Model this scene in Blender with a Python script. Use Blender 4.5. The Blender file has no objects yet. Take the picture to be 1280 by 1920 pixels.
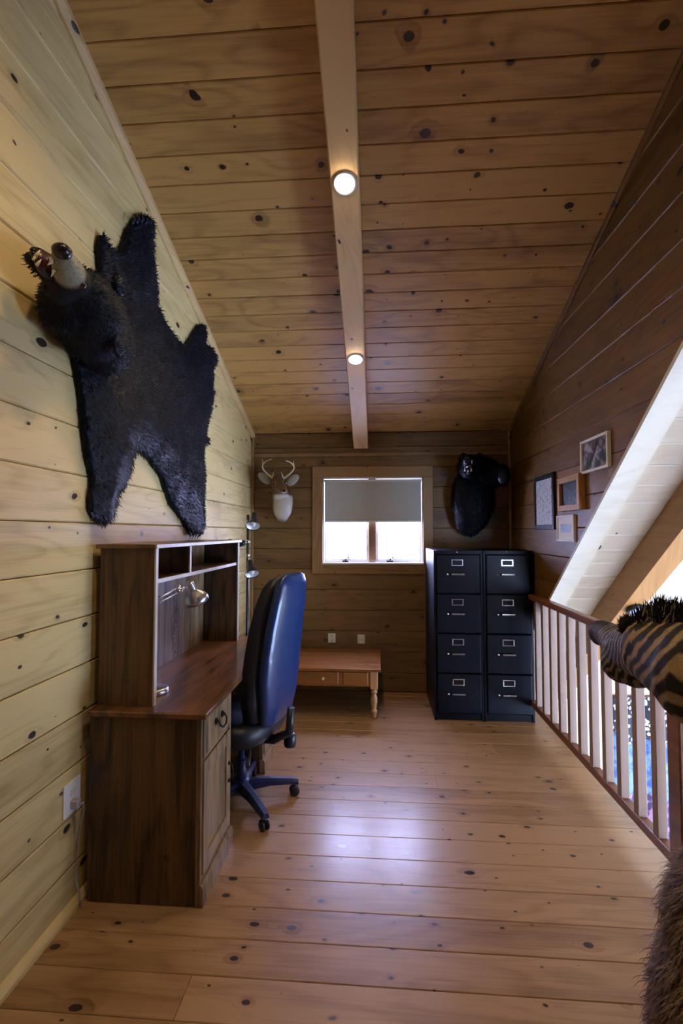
import bpy, bmesh, math, random
from mathutils import Vector, Matrix, Euler, geometry, noise
random.seed(7)
R = math.radians
scene = bpy.context.scene
col = scene.collection

# ------------------------------------------------------------------ camera
F_PX, VX, VY, EYE = 912.0, 706.0, 998.0, 1.48
YAW = math.atan((VX-640)/F_PX); PIT = math.atan((VY-960)/F_PX)
cam_d = bpy.data.cameras.new('camera'); cam = bpy.data.objects.new('camera', cam_d)
cam_d.sensor_fit = 'VERTICAL'; cam_d.sensor_height = 36.0; cam_d.lens = F_PX/1920*36
cam_d.clip_start = 0.02
cam.location = (0, 0, EYE); cam.rotation_euler = (math.pi/2+PIT, 0, YAW)
col.objects.link(cam); scene.camera = cam
FW = Vector((-math.sin(YAW)*math.cos(PIT), math.cos(YAW)*math.cos(PIT), math.sin(PIT)))
RT = Vector((math.cos(YAW), math.sin(YAW), 0)); UP = RT.cross(FW)
def at(px, py, ax, v):
    """real point where the sight line through a pixel meets the plane ax = v"""
    d = FW*F_PX + RT*(px-640) - UP*(py-960)
    o = Vector((0, 0, EYE)); i = 'xyz'.index(ax)
    return o + d*((v-o[i])/d[i])

# ------------------------------------------------------------------ world, lights, exposure
w = bpy.data.worlds.new('world'); scene.world = w; w.use_nodes = True
bg = w.node_tree.nodes['Background']
bg.inputs[0].default_value = (0.50, 0.55, 1.0, 1); bg.inputs[1].default_value = 62.0
vs = scene.view_settings
vs.view_transform = 'Standard'; vs.look = 'None'; vs.exposure = 0.2; vs.gamma = 1.0
vs.use_curve_mapping = False
def area(name, loc, direction, sx, sy, power, colour, portal=False):
    l = bpy.data.lights.new(name, 'AREA'); l.shape = 'RECTANGLE'; l.size = sx; l.size_y = sy
    l.energy = power; l.color = colour
    o = bpy.data.objects.new(name, l); o.location = loc
    o.rotation_euler = Vector(direction).to_track_quat('-Z', 'Y').to_euler()
    if portal: l.cycles.is_portal = True
    col.objects.link(o); return o
DAY = (0.42, 0.62, 1.0)
area('gable_window_daylight', (5.85, 1.4, -0.5), (-1, 0, 0.25), 4.4, 2.8, 1050, DAY)
area('eave_window_daylight', (3.4, -5.0, 0.0), (-0.10, 1, 0.08), 2.6, 2.0, 520, DAY)
area('loft_rear_window_daylight', (0.1, -2.75, 1.6), (0, 1, -0.05), 1.2, 1.0, 2, DAY)
area('back_window_daylight', (-0.04, 4.80, 1.45), (0, -1, -0.25), 0.92, 0.8, 1, DAY, portal=True)

# ------------------------------------------------------------------ node materials
def newmat(name):
    m = bpy.data.materials.new(name); m.use_nodes = True
    nt = m.node_tree; return m, nt, nt.nodes['Principled BSDF']
class NB:
    def __init__(s, nt): s.nt = nt
    def n(s, t, **kw):
        x = s.nt.nodes.new(t)
        for k, v in kw.items(): setattr(x, k, v)
        return x
    def l(s, a, b): s.nt.links.new(a, b)
    def m(s, op, a, b=None, c=None, clamp=False):
        x = s.n('ShaderNodeMath', operation=op); x.use_clamp = clamp
        for i, v in enumerate((a, b, c)):
            if v is None: continue
            if hasattr(v, 'is_linked') or hasattr(v, 'links'): s.l(v, x.inputs[i])
            else: x.inputs[i].default_value = v
        return x.outputs[0]
    def xyz(s, a, b, c):
        x = s.n('ShaderNodeCombineXYZ')
        for i, v in enumerate((a, b, c)):
            if hasattr(v, 'links'): s.l(v, x.inputs[i])
            else: x.inputs[i].default_value = v
        return x.outputs[0]
    def noise(s, vec, scale, detail=3, rough=.55):
        x = s.n('ShaderNodeTexNoise'); s.l(vec, x.inputs['Vector'])
        x.inputs['Scale'].default_value = scale; x.inputs['Detail'].default_value = detail
        x.inputs['Roughness'].default_value = rough; return x.outputs['Fac']
    def mix(s, f, a, b, mode='MIX'):
        x = s.n('ShaderNodeMix', data_type='RGBA', blend_type=mode)
        for i, v in ((0, f), (6, a), (7, b)):
            if hasattr(v, 'links'): s.l(v, x.inputs[i])
            else: x.inputs[i].default_value = (*v, 1) if isinstance(v, tuple) else v
        return x.outputs[2]
    def ramp(s, f, a, b):
        x = s.n('ShaderNodeMapRange'); x.clamp = True; s.l(f, x.inputs[0])
        x.interpolation_type = 'SMOOTHSTEP'
        x.inputs[1].default_value = a; x.inputs[2].default_value = b; return x.outputs[0]

def wood(name, along, across, light, dark, knots=0.5, knot_scale=1.0, rough=0.45, coat=0.0, contrast=1.0,
         knotcol=(0.025, 0.012, 0.006), streak=0.0, ring=60.0, local=False, spec=0.5):
    m, nt, bs = newmat(name); b = NB(nt)
    if local:
        src = b.n('ShaderNodeTexCoord').outputs['Object']
    else:
        src = b.n('ShaderNodeNewGeometry').outputs['Position']
    sp = b.n('ShaderNodeSeparateXYZ'); b.l(src, sp.inputs[0])
    U = sp.outputs['XYZ'.index(along)]; V = sp.outputs['XYZ'.index(across)]
    T = sp.outputs[3-'XYZ'.index(along)-'XYZ'.index(across)]
    rnd = b.n('ShaderNodeObjectInfo').outputs['Random']
    off = b.m('MULTIPLY', rnd, 37.0)
    u = b.m('ADD', U, off); v = b.m('ADD', V, b.m('MULTIPLY', rnd, 3.1))
    v = b.m('ADD', v, b.m('MULTIPLY', T, 0.6))
    # knots
    wob = b.noise(b.xyz(u, v, 0.0), 9.0, 2)
    kv = b.xyz(b.m('ADD', b.m('MULTIPLY', u, 6.0/knot_scale), b.m('MULTIPLY', wob, .25)),
               b.m('ADD', b.m('MULTIPLY', v, 9.5/knot_scale), b.m('MULTIPLY', wob, .25)), 0.0)
    vo = b.n('ShaderNodeTexVoronoi', voronoi_dimensions='2D'); b.l(kv, vo.inputs['Vector'])
    vo.inputs['Scale'].default_value = 1.0
    sc = b.n('ShaderNodeSeparateColor'); b.l(vo.outputs['Color'], sc.inputs[0])
    present = b.ramp(sc.outputs[0], 1.0-knots, 1.0-knots*0.2)
    rad = b.m('ADD', b.m('MULTIPLY', b.m('POWER', sc.outputs[1], 1.5), .12), .04)
    rad = b.m('MULTIPLY', rad, present)
    d = vo.outputs['Distance']
    core = b.m('MULTIPLY', b.ramp(b.m('SUBTRACT', rad, d), -.012, .014), b.m('GREATER_THAN', rad, .012))
    halo = b.m('MULTIPLY', b.ramp(b.m('SUBTRACT', b.m('MULTIPLY', rad, 3.2), d), 0.0, .2), present)
    # grain
    warp = b.noise(b.xyz(b.m('MULTIPLY', u, .9), b.m('MULTIPLY', v, 4.5), off), 1.0, 2)
    warp = b.m('ADD', warp, b.m('MULTIPLY', halo, .07))
    rings = b.m('SINE', b.m('MULTIPLY', warp, ring))
    rings = b.m('MULTIPLY', b.m('ADD', rings, 1.0), .5)
    rings = b.m('POWER', rings, 2.2)
    fine = b.noise(b.xyz(b.m('MULTIPLY', u, 3.0), b.m('MULTIPLY', v, 95.0), off), 1.0, 4, .65)
    broad = b.noise(b.xyz(b.m('MULTIPLY', u, .7), b.m('MULTIPLY', v, 7.0), off), 1.0, 3)
    f = b.m('MULTIPLY', rings, .30*contrast)
    f = b.m('ADD', f, b.m('MULTIPLY', b.m('SUBTRACT', fine, .5), 1.1*contrast))
    f = b.m('ADD', f, b.m('MULTIPLY', b.m('SUBTRACT', broad, .45), 1.6*contrast))
    f = b.m('ADD', f, b.m('MULTIPLY', b.m('SUBTRACT', rnd, .5), .45))
    f = b.m('ADD', f, b.m('MULTIPLY', halo, .3), clamp=True)
    c = b.mix(f, light, dark)
    if streak:
        st = b.noise(b.xyz(b.m('MULTIPLY', u, 1.6), b.m('MULTIPLY', v, 22.0), off), 1.0, 4, .7)
        c = b.mix(b.m('MULTIPLY', b.ramp(st, .5, .68), streak), c, (.012, .006, .004))
    c = b.mix(core, c, knotcol)
    b.l(c, bs.inputs['Base Color'])
    rr = b.m('ADD', b.m('MULTIPLY', fine, .18), rough-.09)
    b.l(rr, bs.inputs['Roughness'])
    bs.inputs['Coat Weight'].default_value = coat; bs.inputs['Coat Roughness'].default_value = .22
    bs.inputs['Specular IOR Level'].default_value = spec
    bp = b.n('ShaderNodeBump'); bp.inputs['Strength'].default_value = .12; bp.inputs['Distance'].default_value = .002
    b.l(fine, bp.inputs['Height']); b.l(bp.outputs[0], bs.inputs['Normal'])
    return m

def plain(name, c, rough=.5, metal=0.0, coat=0.0, var=0.12, emit=None, spec=.5, nscale=30):
    m, nt, bs = newmat(name); b = NB(nt)
    tc = b.n('ShaderNodeTexCoord').outputs['Object']
    nz = b.noise(tc, nscale, 3)
    lo = tuple(x*(1-var) for x in c); hi = tuple(min(1, x*(1+var)) for x in c)
    b.l(b.mix(nz, lo, hi), bs.inputs['Base Color'])
    bs.inputs['Roughness'].default_value = rough; bs.inputs['Metallic'].default_value = metal
    bs.inputs['Coat Weight'].default_value = coat; bs.inputs['Specular IOR Level'].default_value = spec
    if emit:
        bs.inputs['Emission Color'].default_value = (*emit[0], 1); bs.inputs['Emission Strength'].default_value = emit[1]
    return m
def vcol(name, rough=.7, spec=.3, sheen=0.0):
    m, nt, bs = newmat(name); b = NB(nt)
    a = b.n('ShaderNodeAttribute', attribute_name='col').outputs['Color']
    tc = b.n('ShaderNodeTexCoord').outputs['Object']
    nz = b.noise(tc, 160, 3, .7)
    b.l(b.mix(b.ramp(nz, .2, .8), (0.55, 0.55, 0.55), (1, 1, 1)), bs.inputs['Base Color'])
    x = b.mix(1.0, a, b.mix(b.ramp(nz, .2, .8), (0.6, 0.6, 0.6), (1, 1, 1)), 'MULTIPLY')
    b.l(x, bs.inputs['Base Color'])
    bs.inputs['Roughness'].default_value = rough; bs.inputs['Specular IOR Level'].default_value = spec
    bs.inputs['Sheen Weight'].default_value = sheen
    return m

PL, PD = (0.56, 0.37, 0.155), (0.30, 0.165, 0.058)
M = {}
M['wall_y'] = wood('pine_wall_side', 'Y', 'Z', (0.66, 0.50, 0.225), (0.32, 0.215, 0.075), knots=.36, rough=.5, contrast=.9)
M['wall_r'] = wood('pine_wall_cheek_shaded', 'Y', 'Z', (0.15, 0.068, 0.011), (0.055, 0.022, 0.003), knots=.4, rough=.5, contrast=.9, spec=.3)  # left wall's pine, darkened in colour to carry this unlit wall's shade
M['wall_x'] = wood('pine_wall_back_shaded', 'X', 'Z', (0.20, 0.108, 0.032), (0.07, 0.031, 0.009), knots=.45, rough=.5, contrast=.9)  # dimness of the back boards is put into this darker pine colour
M['ceil'] = wood('pine_ceiling', 'X', 'Y', (0.50, 0.29, 0.085), (0.19, 0.085, 0.019), knots=.55, rough=.42, contrast=1.0)
M['roof'] = wood('daylit_pale_pine_roof', 'X', 'Y', (0.56, 0.54, 0.44), (0.34, 0.29, 0.19), knots=.3, rough=.5, contrast=.6)  # pine paled in colour to carry the strong daylight on the roof
M['floor'] = wood('pine_floor', 'X', 'Y', (0.40, 0.235, 0.115), (0.19, 0.09, 0.036), knots=.5, knot_scale=.8, rough=.36, contrast=1.0, coat=.6)
M['beam'] = wood('beam_pine', 'Y', 'X', (0.60, 0.39, 0.17), (0.34, 0.18, 0.065), knots=.25, rough=.45, contrast=.8)
M['rafter'] = wood('rafter_pine', 'Y', 'X', (0.42, 0.22, 0.07), (0.24, 0.11, 0.03), knots=.2, rough=.5, contrast=.7)
M['trim_z'] = wood('trim_pine_upright', 'Z', 'X', (0.34, 0.20, 0.085), (0.17, 0.09, 0.03), knots=.25, rough=.45)
M['trim_x'] = wood('trim_pine_level', 'X', 'Z', (0.32, 0.185, 0.075), (0.16, 0.08, 0.026), knots=.25, rough=.45)
M['trim_y'] = wood('trim_pine_depth', 'Y', 'Z', (0.66, 0.46, 0.21), (0.42, 0.25, 0.10), knots=.1, rough=.45, contrast=.6)
M['desk_z'] = wood('rustic_desk_front_daylit', 'Z', 'Y', (0.30, 0.19, 0.095), (0.075, 0.042, 0.018), knots=.12, rough=.42, contrast=1.5, streak=.7, ring=40)  # lighter copy of the desk wood, daylight on the fronts put into colour
M['desk_zx'] = wood('rustic_desk_side_shaded', 'Z', 'X', (0.135, 0.064, 0.022), (0.018, 0.008, 0.004), knots=.12, rough=.42, contrast=1.5, streak=.75, ring=40)  # darker copy of the desk wood, shade on the sides put into colour
M['desk_y'] = wood('rustic_desk_top', 'Y', 'X', (0.20, 0.082, 0.028), (0.045, 0.017, 0.007), knots=.08, rough=.34, contrast=1.4, streak=.75, ring=30, coat=.2)
M['red_x'] = wood('honey_table_wood', 'X', 'Y', (0.30, 0.11, 0.022), (0.15, 0.05, 0.01), knots=.15, rough=.34, coat=.3)
M['red_z'] = wood('honey_table_leg_wood', 'Z', 'X', (0.52, 0.28, 0.11), (0.33, 0.15, 0.05), knots=.05, rough=.35, coat=.3)
M['rail'] = wood('stained_rail_wood', 'Y', 'X', (0.20, 0.075, 0.03), (0.09, 0.03, 0.014), knots=.05, rough=.4, coat=.2)
M['bal'] = wood('baluster_wood', 'Z', 'X', (0.27, 0.18, 0.13), (0.18, 0.11, 0.075), knots=.05, rough=.5, contrast=.5)
M['dark'] = plain('dark_joint', (0.03, 0.018, 0.01), .9)
M['black'] = plain('black_plastic', (0.012, 0.013, 0.02), .35)
M['bblack'] = plain('blue_black_plastic', (0.012, 0.018, 0.07), .38)
M['leather'] = plain('black_leather', (0.008, 0.009, 0.014), .45, nscale=120)
M['shell'] = plain('chair_leather_blue_reflection', (0.008, 0.030, 0.12), .30, coat=.3)  # blue window reflection on black leather, put into the base colour
M['steel'] = plain('painted_steel', (0.0008, 0.0018, 0.006), .45, coat=.0, spec=.2)
M['chrome'] = plain('chrome', (0.75, 0.76, 0.8), .22, metal=1.0)
M['silver'] = plain('brushed_silver', (0.68, 0.69, 0.74), .3, metal=1.0)
M['bronze'] = plain('dark_bronze', (0.018, 0.014, 0.012), .4, metal=.6)
M['white'] = plain('white_plastic', (0.78, 0.78, 0.76), .4)
M['offwhite'] = plain('ivory_plastic', (0.66, 0.64, 0.54), .4)
M['reflector'] = plain('lamp_reflector', (0.85, 0.87, 0.92), .35, metal=.4)
M['bulb'] = plain('lit_bulb', (1, 0.95, 0.85), .3, emit=((1.0, 0.86, 0.66), 60.0))
M['lens'] = plain('unlit_lens', (0.30, 0.34, 0.45), .15, coat=.5)
M['beads'] = plain('clear_beads', (0.75, 0.78, 0.9), .1, coat=.8)
M['tooth'] = plain('ivory_teeth', (0.80, 0.74, 0.55), .35)
M['mouth'] = plain('dark_red_mouth', (0.06, 0.014, 0.022), .35, var=.5)
M['nose'] = plain('wet_black_nose', (0.01, 0.01, 0.012), .25)
M['eye'] = plain('glass_eye', (0.02, 0.01, 0.006), .06, coat=1)
M['fur'] = plain('black_bear_fur', (0.003, 0.005, 0.013), .5, var=.5, nscale=40, spec=.22)
M['brownfur'] = plain('brown_shaggy_fur', (0.11, 0.062, 0.036), .65, var=.55, nscale=25)
M['antler'] = plain('antler_bone', (0.55, 0.43, 0.28), .5, var=.3)
M['vc'] = vcol('hide_colours')
M['mat_pale'] = plain('pale_mount_board', (0.85, 0.86, 0.88), .6, var=.05)
M['frame_black'] = plain('black_frame_lacquer', (0.012, 0.012, 0.016), .35)
M['frame_white'] = plain('white_frame_paint', (0.82, 0.82, 0.84), .45, var=.06)
M['great_wall'] = wood('great_room_boards', 'X', 'Z', (0.72, 0.62, 0.45), (0.5, 0.38, 0.24), knots=.2, rough=.6, contrast=.6)
M['cord'] = plain('pale_cord', (0.35, 0.36, 0.38), .5)

m, nt, bs = newmat('window_glass'); bs.inputs['Base Color'].default_value = (1, 1, 1, 1)
bs.inputs['Transmission Weight'].default_value = 1; bs.inputs['Roughness'].default_value = 0.0; bs.inputs['IOR'].default_value = 1.1
M['glass'] = m
m, nt, bs = newmat('blind_fabric'); b = NB(nt)
tc = b.n('ShaderNodeTexCoord').outputs['Object']; nz = b.noise(tc, 6, 2)
tr = b.n('ShaderNodeBsdfTranslucent'); tr.inputs[0].default_value = (.022, .0215, .0155, 1)
b.l(b.mix(nz, (.45, .47, .46), (.52, .54, .54)), bs.inputs['Base Color']); bs.inputs['Roughness'].default_value = .8
ad = b.n('ShaderNodeAddShader'); b.l(bs.outputs[0], ad.inputs[0]); b.l(tr.outputs[0], ad.inputs[1])
b.l(ad.outputs[0], nt.nodes['Material Output'].inputs[0]); M['blind'] = m

def picture(name, kind):
    m, nt, bs = newmat(name); b = NB(nt)
    tc = b.n('ShaderNodeTexCoord').outputs['Object']
    n1 = b.noise(tc, 14, 4, .6); n2 = b.noise(tc, 45, 3, .6)
    if kind == 'photo':
        c = b.mix(b.ramp(b.m('ADD', n1, b.m('MULTIPLY', b.m('SUBTRACT', n2, .5), .4)), .42, .68), (.02, .02, .03), (.42, .40, .42))
    elif kind == 'print':
        c = b.mix(b.ramp(n2, .52, .66), (.72, .80, .90), (.16, .2, .28))
    elif kind == 'darkphoto':
        c = b.mix(b.ramp(n2, .56, .74), (.012, .016, .02), (.22, .24, .22))
    else:
        c = b.mix(b.ramp(n2, .55, .75), (.02, .024, .028), (.14, .14, .12))
    b.l(c, bs.inputs['Base Color']); bs.inputs['Roughness'].default_value = .35
    return m

# ------------------------------------------------------------------ mesh builder
class MB:
    def __init__(s): s.v = []; s.f = []; s.sm = []
    def add(s, vs_, fs, smooth=False):
        o = len(s.v); s.v += [tuple(x) for x in vs_]; s.f += [tuple(i+o for i in f) for f in fs]; s.sm += [smooth]*len(fs)
        return s
    def box(s, a, b_, ch=0.0):
        (x0, y0, z0), (x1, y1, z1) = a, b_
        x0, x1 = sorted((x0, x1)); y0, y1 = sorted((y0, y1)); z0, z1 = sorted((z0, z1))
        if ch <= 0:
            vv = [(x, y, z) for x in (x0, x1) for y in (y0, y1) for z in (z0, z1)]
            s.add(vv, [(0, 1, 3, 2), (4, 6, 7, 5), (0, 4, 5, 1), (2, 3, 7, 6), (0, 2, 6, 4), (1, 5, 7, 3)]); return s
        bm = bmesh.new(); bmesh.ops.create_cube(bm, size=1)
        for v in bm.verts: v.co = Vector(((x0+x1)/2+v.co.x*(x1-x0), (y0+y1)/2+v.co.y*(y1-y0), (z0+z1)/2+v.co.z*(z1-z0)))
        bmesh.ops.bevel(bm, geom=bm.edges[:], offset=ch, segments=1, affect='EDGES', profile=.5)
        bm.verts.index_update()
        s.add([v.co[:] for v in bm.verts], [[v.index for v in f.verts] for f in bm.faces]); bm.free(); return s
    def tube(s, pts, r, n=12, caps=True):
        pts = [Vector(p) for p in pts]
        rs = r if isinstance(r, (list, tuple)) else [r]*len(pts)
        t0 = (pts[1]-pts[0]).normalized(); up = Vector((0, 0, 1)) if abs(t0.z) < .9 else Vector((1, 0, 0))
        vv, ff = [], []
        for i, p in enumerate(pts):
            t = (pts[min(i+1, len(pts)-1)]-pts[max(i-1, 0)]).normalized()
            a = t.cross(up)
            if a.length < 1e-4: a = t.cross(Vector((0, 1, 0)))
            a.normalize(); c = t.cross(a); up = c*-1 if False else up
            for k in range(n):
                an = 2*math.pi*k/n; vv.append(p+a*math.cos(an)*rs[i]+c*math.sin(an)*rs[i])
        for i in range(len(pts)-1):
            for k in range(n):
                k2 = (k+1) % n; ff.append((i*n+k, i*n+k2, (i+1)*n+k2, (i+1)*n+k))
        s.add(vv, ff, True)
        if caps: 
            o = len(s.v)-len(vv)
            s.f += [tuple(o+k for k in range(n))[::-1], tuple(o+(len(pts)-1)*n+k for k in range(n))]; s.sm += [False, False]
        return s
    def lathe(s, prof, c=(0, 0, 0), n=20, axis=(0, 0, 1)):
        q = Vector((0, 0, 1)).rotation_difference(Vector(axis)); c = Vector(c)
        vv, ff = [], []
        for r, z in prof:
            for k in range(n):
                a = 2*math.pi*k/n; vv.append(c+q @ Vector((r*math.cos(a), r*math.sin(a), z)))
        for i in range(len(prof)-1):
            for k in range(n):
                k2 = (k+1) % n; ff.append((i*n+k, i*n+k2, (i+1)*n+k2, (i+1)*n+k))
        s.add(vv, ff, True); return s
    def ball(s, c, r, seg=12, rot=None):
        if not isinstance(r, (tuple, list)): r = (r, r, r)
        vv, ff = [], []; c = Vector(c); n = seg; m_ = max(6, seg//2+1)
        for i in range(m_+1):
            th = math.pi*i/m_
            for k in range(n):
                a = 2*math.pi*k/n; p = Vector((r[0]*math.sin(th)*math.cos(a), r[1]*math.sin(th)*math.sin(a), r[2]*math.cos(th)))
                if rot is not None: p = rot @ p
                vv.append(c+p)
        for i in range(m_):
            for k in range(n):
                k2 = (k+1) % n
                if i == 0: ff.append((i*n, (i+1)*n+k, (i+1)*n+k2))
                elif i == m_-1: ff.append((i*n+k, m_*n, i*n+k2))
                else: ff.append((i*n+k, (i+1)*n+k, (i+1)*n+k2, i*n+k2))
        s.add(vv, ff, True); return s
    def prism(s, poly, d):
        """polygon (3-D points) swept along vector d"""
        n = len(poly); d = Vector(d); vv = [Vector(p) for p in poly]+[Vector(p)+d for p in poly]
        ff = [tuple(range(n))[::-1], tuple(range(n, 2*n))]+[(i, (i+1) % n, n+(i+1) % n, n+i) for i in range(n)]
        s.add(vv, ff); return s
    def build(s, name, mat, parent=None, origin=None):
        me = bpy.data.meshes.new(name)
        o = Vector(origin) if origin is not None else None
        vv = [tuple(Vector(p)-o) for p in s.v] if o is not None else s.v
        me.from_pydata(vv, [], s.f); me.polygons.foreach_set('use_smooth', s.sm)
        me.validate(); me.update()
        bm = bmesh.new(); bm.from_mesh(me); bmesh.ops.recalc_face_normals(bm, faces=bm.faces[:]); bm.to_mesh(me); bm.free()
        me.materials.append(mat)
        ob = bpy.data.objects.new(name, me); col.objects.link(ob)
        if o is not None: ob.location = o
        if parent is not None: attach(ob, parent)
        return ob
def attach(ob, parent):
    """parent is always an untransformed or known-transform object: keep the world place"""
    pm = world_of(parent); ow = ob.matrix_basis.copy()
    ob.parent = parent; ob.matrix_parent_inverse = pm.inverted()
def world_of(o):
    m_ = o.matrix_basis.copy()
    if o.parent: m_ = world_of(o.parent) @ o.matrix_parent_inverse @ m_
    return m_
def tag(o, label=None, cat=None, group=None, kind=None):
    if label: o['label'] = label
    if cat: o['category'] = cat
    if group: o['group'] = group
    if kind: o['kind'] = kind
    return o
def thing(name, loc, label, cat, group=None):
    o = bpy.data.objects.new(name, None); o.empty_display_size = .1; o.location = loc; col.objects.link(o)
    return tag(o, label, cat, group)
def copy_tree(o, parent=None):
    c = o.copy(); col.objects.link(c)
    if parent is not None:
        c.parent = parent; c.matrix_parent_inverse = o.matrix_parent_inverse.copy()
    for ch in list(o.children): copy_tree(ch, c)
    return c
def plank(O, U, V, N, v0, v1, us, ue, t, mat, parent, name='plank', ch=.003, gap=.0012):
    """board between v0 and v1, from us(v) to ue(v) along U, face at N*0, thickness t behind it"""
    O, U, V, N = map(Vector, (O, U, V, N)); v0 += gap; v1 -= gap
    cs = [(v0, -t), (v0, -ch), (v0+ch, 0), (v1-ch, 0), (v1, -ch), (v1, -t)]
    a = [O+U*us(v)+V*v+N*n for v, n in cs]; b_ = [O+U*ue(v)+V*v+N*n for v, n in cs]
    if min(ue(v)-us(v) for v, n in cs) < .002:
        if max(ue(v)-us(v) for v, n in cs) < .01: return None
        b_ = [q if (q-p).dot(U) > .001 else p+U*.001 for p, q in zip(a, b_)]
    mb = MB(); n = 6
    mb.add(a+b_, [tuple(range(n))[::-1], tuple(range(n, 2*n))]+[(i, (i+1) % n, n+(i+1) % n, n+i) for i in range(n)])
    return mb.build(name, mat, parent)

# ------------------------------------------------------------------ room shell
XL, XR, YB, ZC, SL = -1.20, 1.24, 4.60, 2.43, 0.3695          # left/right/back faces, back ceiling height, slope
MR0, MRS = 3.844, 0.781                                          # main roof underside z = MR0 - MRS*y
YR, YN = -0.60, -2.90                                           # ridge, near wall
ceil = lambda y: ZC+SL*(YB-y)
roof = lambda y: MR0-MRS*y
ZR = roof(YR)
PZ = [0.168+.193*k-.193 for k in range(26)]

# floor
fl = MB().box((XL-.1, YN, -.27), (1.37, YB+.1, -.0205)).build('floor', M['dark']); tag(fl, kind='structure')
y = 1.467-.156*28; k = 0; rr = random.Random(3)
while y < YB:
    w_ = .156+rr.uniform(-.006, .006); y1 = min(y+w_, YB)
    if y1-y > .02 and y1 > YN:
        cuts = [XL, 1.368]
        if k % 3 == 1: cuts.insert(1, rr.choice([-.62, .35, .8, -.9]))
        for a, b_ in zip(cuts, cuts[1:]):
            plank((0, 0, 0), (1, 0, 0), (0, 1, 0), (0, 0, 1), max(y, YN), y1, lambda v, a=a: a+.0008, lambda v, b_=b_: b_-.0008, .02, M['floor'], fl, 'floorboard', ch=.0022, gap=.0009)
    y += w_; k += 1

# left wall
def left_end(z): return YB if z <= ZC else YB-(z-ZC)/SL
def left_start(z):
    return YN if z < ZR-MRS*(YR-YN) else YR-(ZR-z)/MRS
wl = MB()
poly = [(XL-.021, YN, -.02), (XL-.021, YB+.1, -.02), (XL-.021, YB+.1, ceil(YB+.1)), (XL-.021, YR, ceil(YR)), (XL-.021, YR, ZR), (XL-.021, YN, ZR-MRS*(YR-YN))]
wl.prism(poly, (-.08, 0, 0)); wl = wl.build('wall_left', M['dark']); tag(wl, kind='structure')
for i, z0 in enumerate(PZ):
    z1 = z0+.193; z0 = max(z0, 0)
    if z0 >= ZR: break
    z1 = min(z1, ZR)
    plank((XL, 0, 0), (0, 1, 0), (0, 0, 1), (1, 0, 0), z0, z1, left_start, lambda z: left_end(z)-.001, .02, M['wall_y'], wl, 'plank', ch=.005, gap=.0015)
tag(MB().prism([(XL, YN, 0), (XL+.022, YN, 0), (XL+.022, YN, .016), (XL+.010, YN, .036), (XL, YN, .040)], (0, YB-YN, 0)).build('baseboard_left', M['wall_y']), kind='structure')
# trim along the slope
def slope_trim(name, x0, x1, drop, y0, y1, mat):
    mb = MB(); a = Vector((0, y1, ceil(y1))); b_ = Vector((0, y0, ceil(y0)))
    mb.prism([(x0, y1, ceil(y1)), (x1, y1, ceil(y1)), (x1, y1, ceil(y1)-drop*.5), (x0+(x1-x0)*.4, y1, ceil(y1)-drop), (x0, y1, ceil(y1)-drop)], b_-a)
    return tag(mb.build(name, mat), kind='structure')
slope_trim('trim_1', XL, XL+.03, .055, YR, YB, M['trim_y'])
slope_trim('trim_2', XR, XR-.018, .035, YR, YB, M['wall_r'])
# right (cheek) wall with the great room opening under it
wr = MB()
yk = (MR0)/MRS
poly = [(XR+.021, YR, ZR), (XR+.021, YB+.1, max(roof(YB+.1), 0)), (XR+.021, YB+.1, ceil(YB+.1))]
wr.prism(poly, (.10, 0, 0)); wr = wr.build('wall_right', M['dark']); tag(wr, kind='structure')
rs = lambda z: (MR0-z)/MRS
for i in range(26):
    z0 = 2.473-.193*13+.193*i; z1 = z0+.193
    z0 = max(z0, .10); z1 = min(z1, ZR)
    if z1-z0 < .03: continue
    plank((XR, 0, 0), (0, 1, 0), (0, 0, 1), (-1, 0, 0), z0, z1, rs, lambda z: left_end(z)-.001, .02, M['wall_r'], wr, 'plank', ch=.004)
# edge board closing the sloping underside of the cheek wall
mb = MB(); d = Vector((0, YB-YR, -MRS*(YB-YR)))
mb.prism([(XR-.004, YR, ZR-.002), (XR+.125, YR, ZR-.002), (XR+.125, YR, ZR-.03), (XR-.004, YR, ZR-.03)], d)
tag(mb.build('trim_3', M['roof']), kind='structure')

# back wall with window opening
WX0, WX1, WZ0, WZ1 = -.51, .434, 1.19, 2.0
wb = MB(); yb = YB+.021
zt = ceil(yb)
for a, b_ in (((XL-.1, yb, -.02), (WX0, yb+.1, zt)), ((WX1, yb, -.02), (XR+.12, yb+.1, zt)), ((WX0, yb, -.02), (WX1, yb+.1, WZ0)), ((WX0, yb, WZ1), (WX1, yb+.1, zt))):
    wb.box(a, b_)
wb = wb.build('wall_back', M['dark']); tag(wb, kind='structure')
for i, z0 in enumerate(PZ):
    z1 = min(z0+.193, ZC); z0 = max(z0, 0)
    if z0 >= ZC-.01: break
    spans = [(XL, XR)]
    if z1 > WZ0 and z0 < WZ1: spans = [(XL, WX0), (WX1, XR)]
    for a, b_ in spans:
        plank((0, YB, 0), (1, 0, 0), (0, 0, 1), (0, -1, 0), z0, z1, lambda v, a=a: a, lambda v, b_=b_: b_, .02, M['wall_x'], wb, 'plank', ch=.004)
tag(MB().box((XL+.03, YB-.022, 2.20), (XR-.01, YB, 2.235), .004).build('trim_4', M['trim_x']), kind='structure')
tag(MB().box((XL, YB-.026, .05), (XL+.024, YB, ZC-.01), .004).build('trim_5', M['trim_z']), kind='structure')
tag(MB().box((XR-.024, YB-.026, .0), (XR, YB, ZC-.01), .004).build('trim_6', M['trim_z']), kind='structure')

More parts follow.
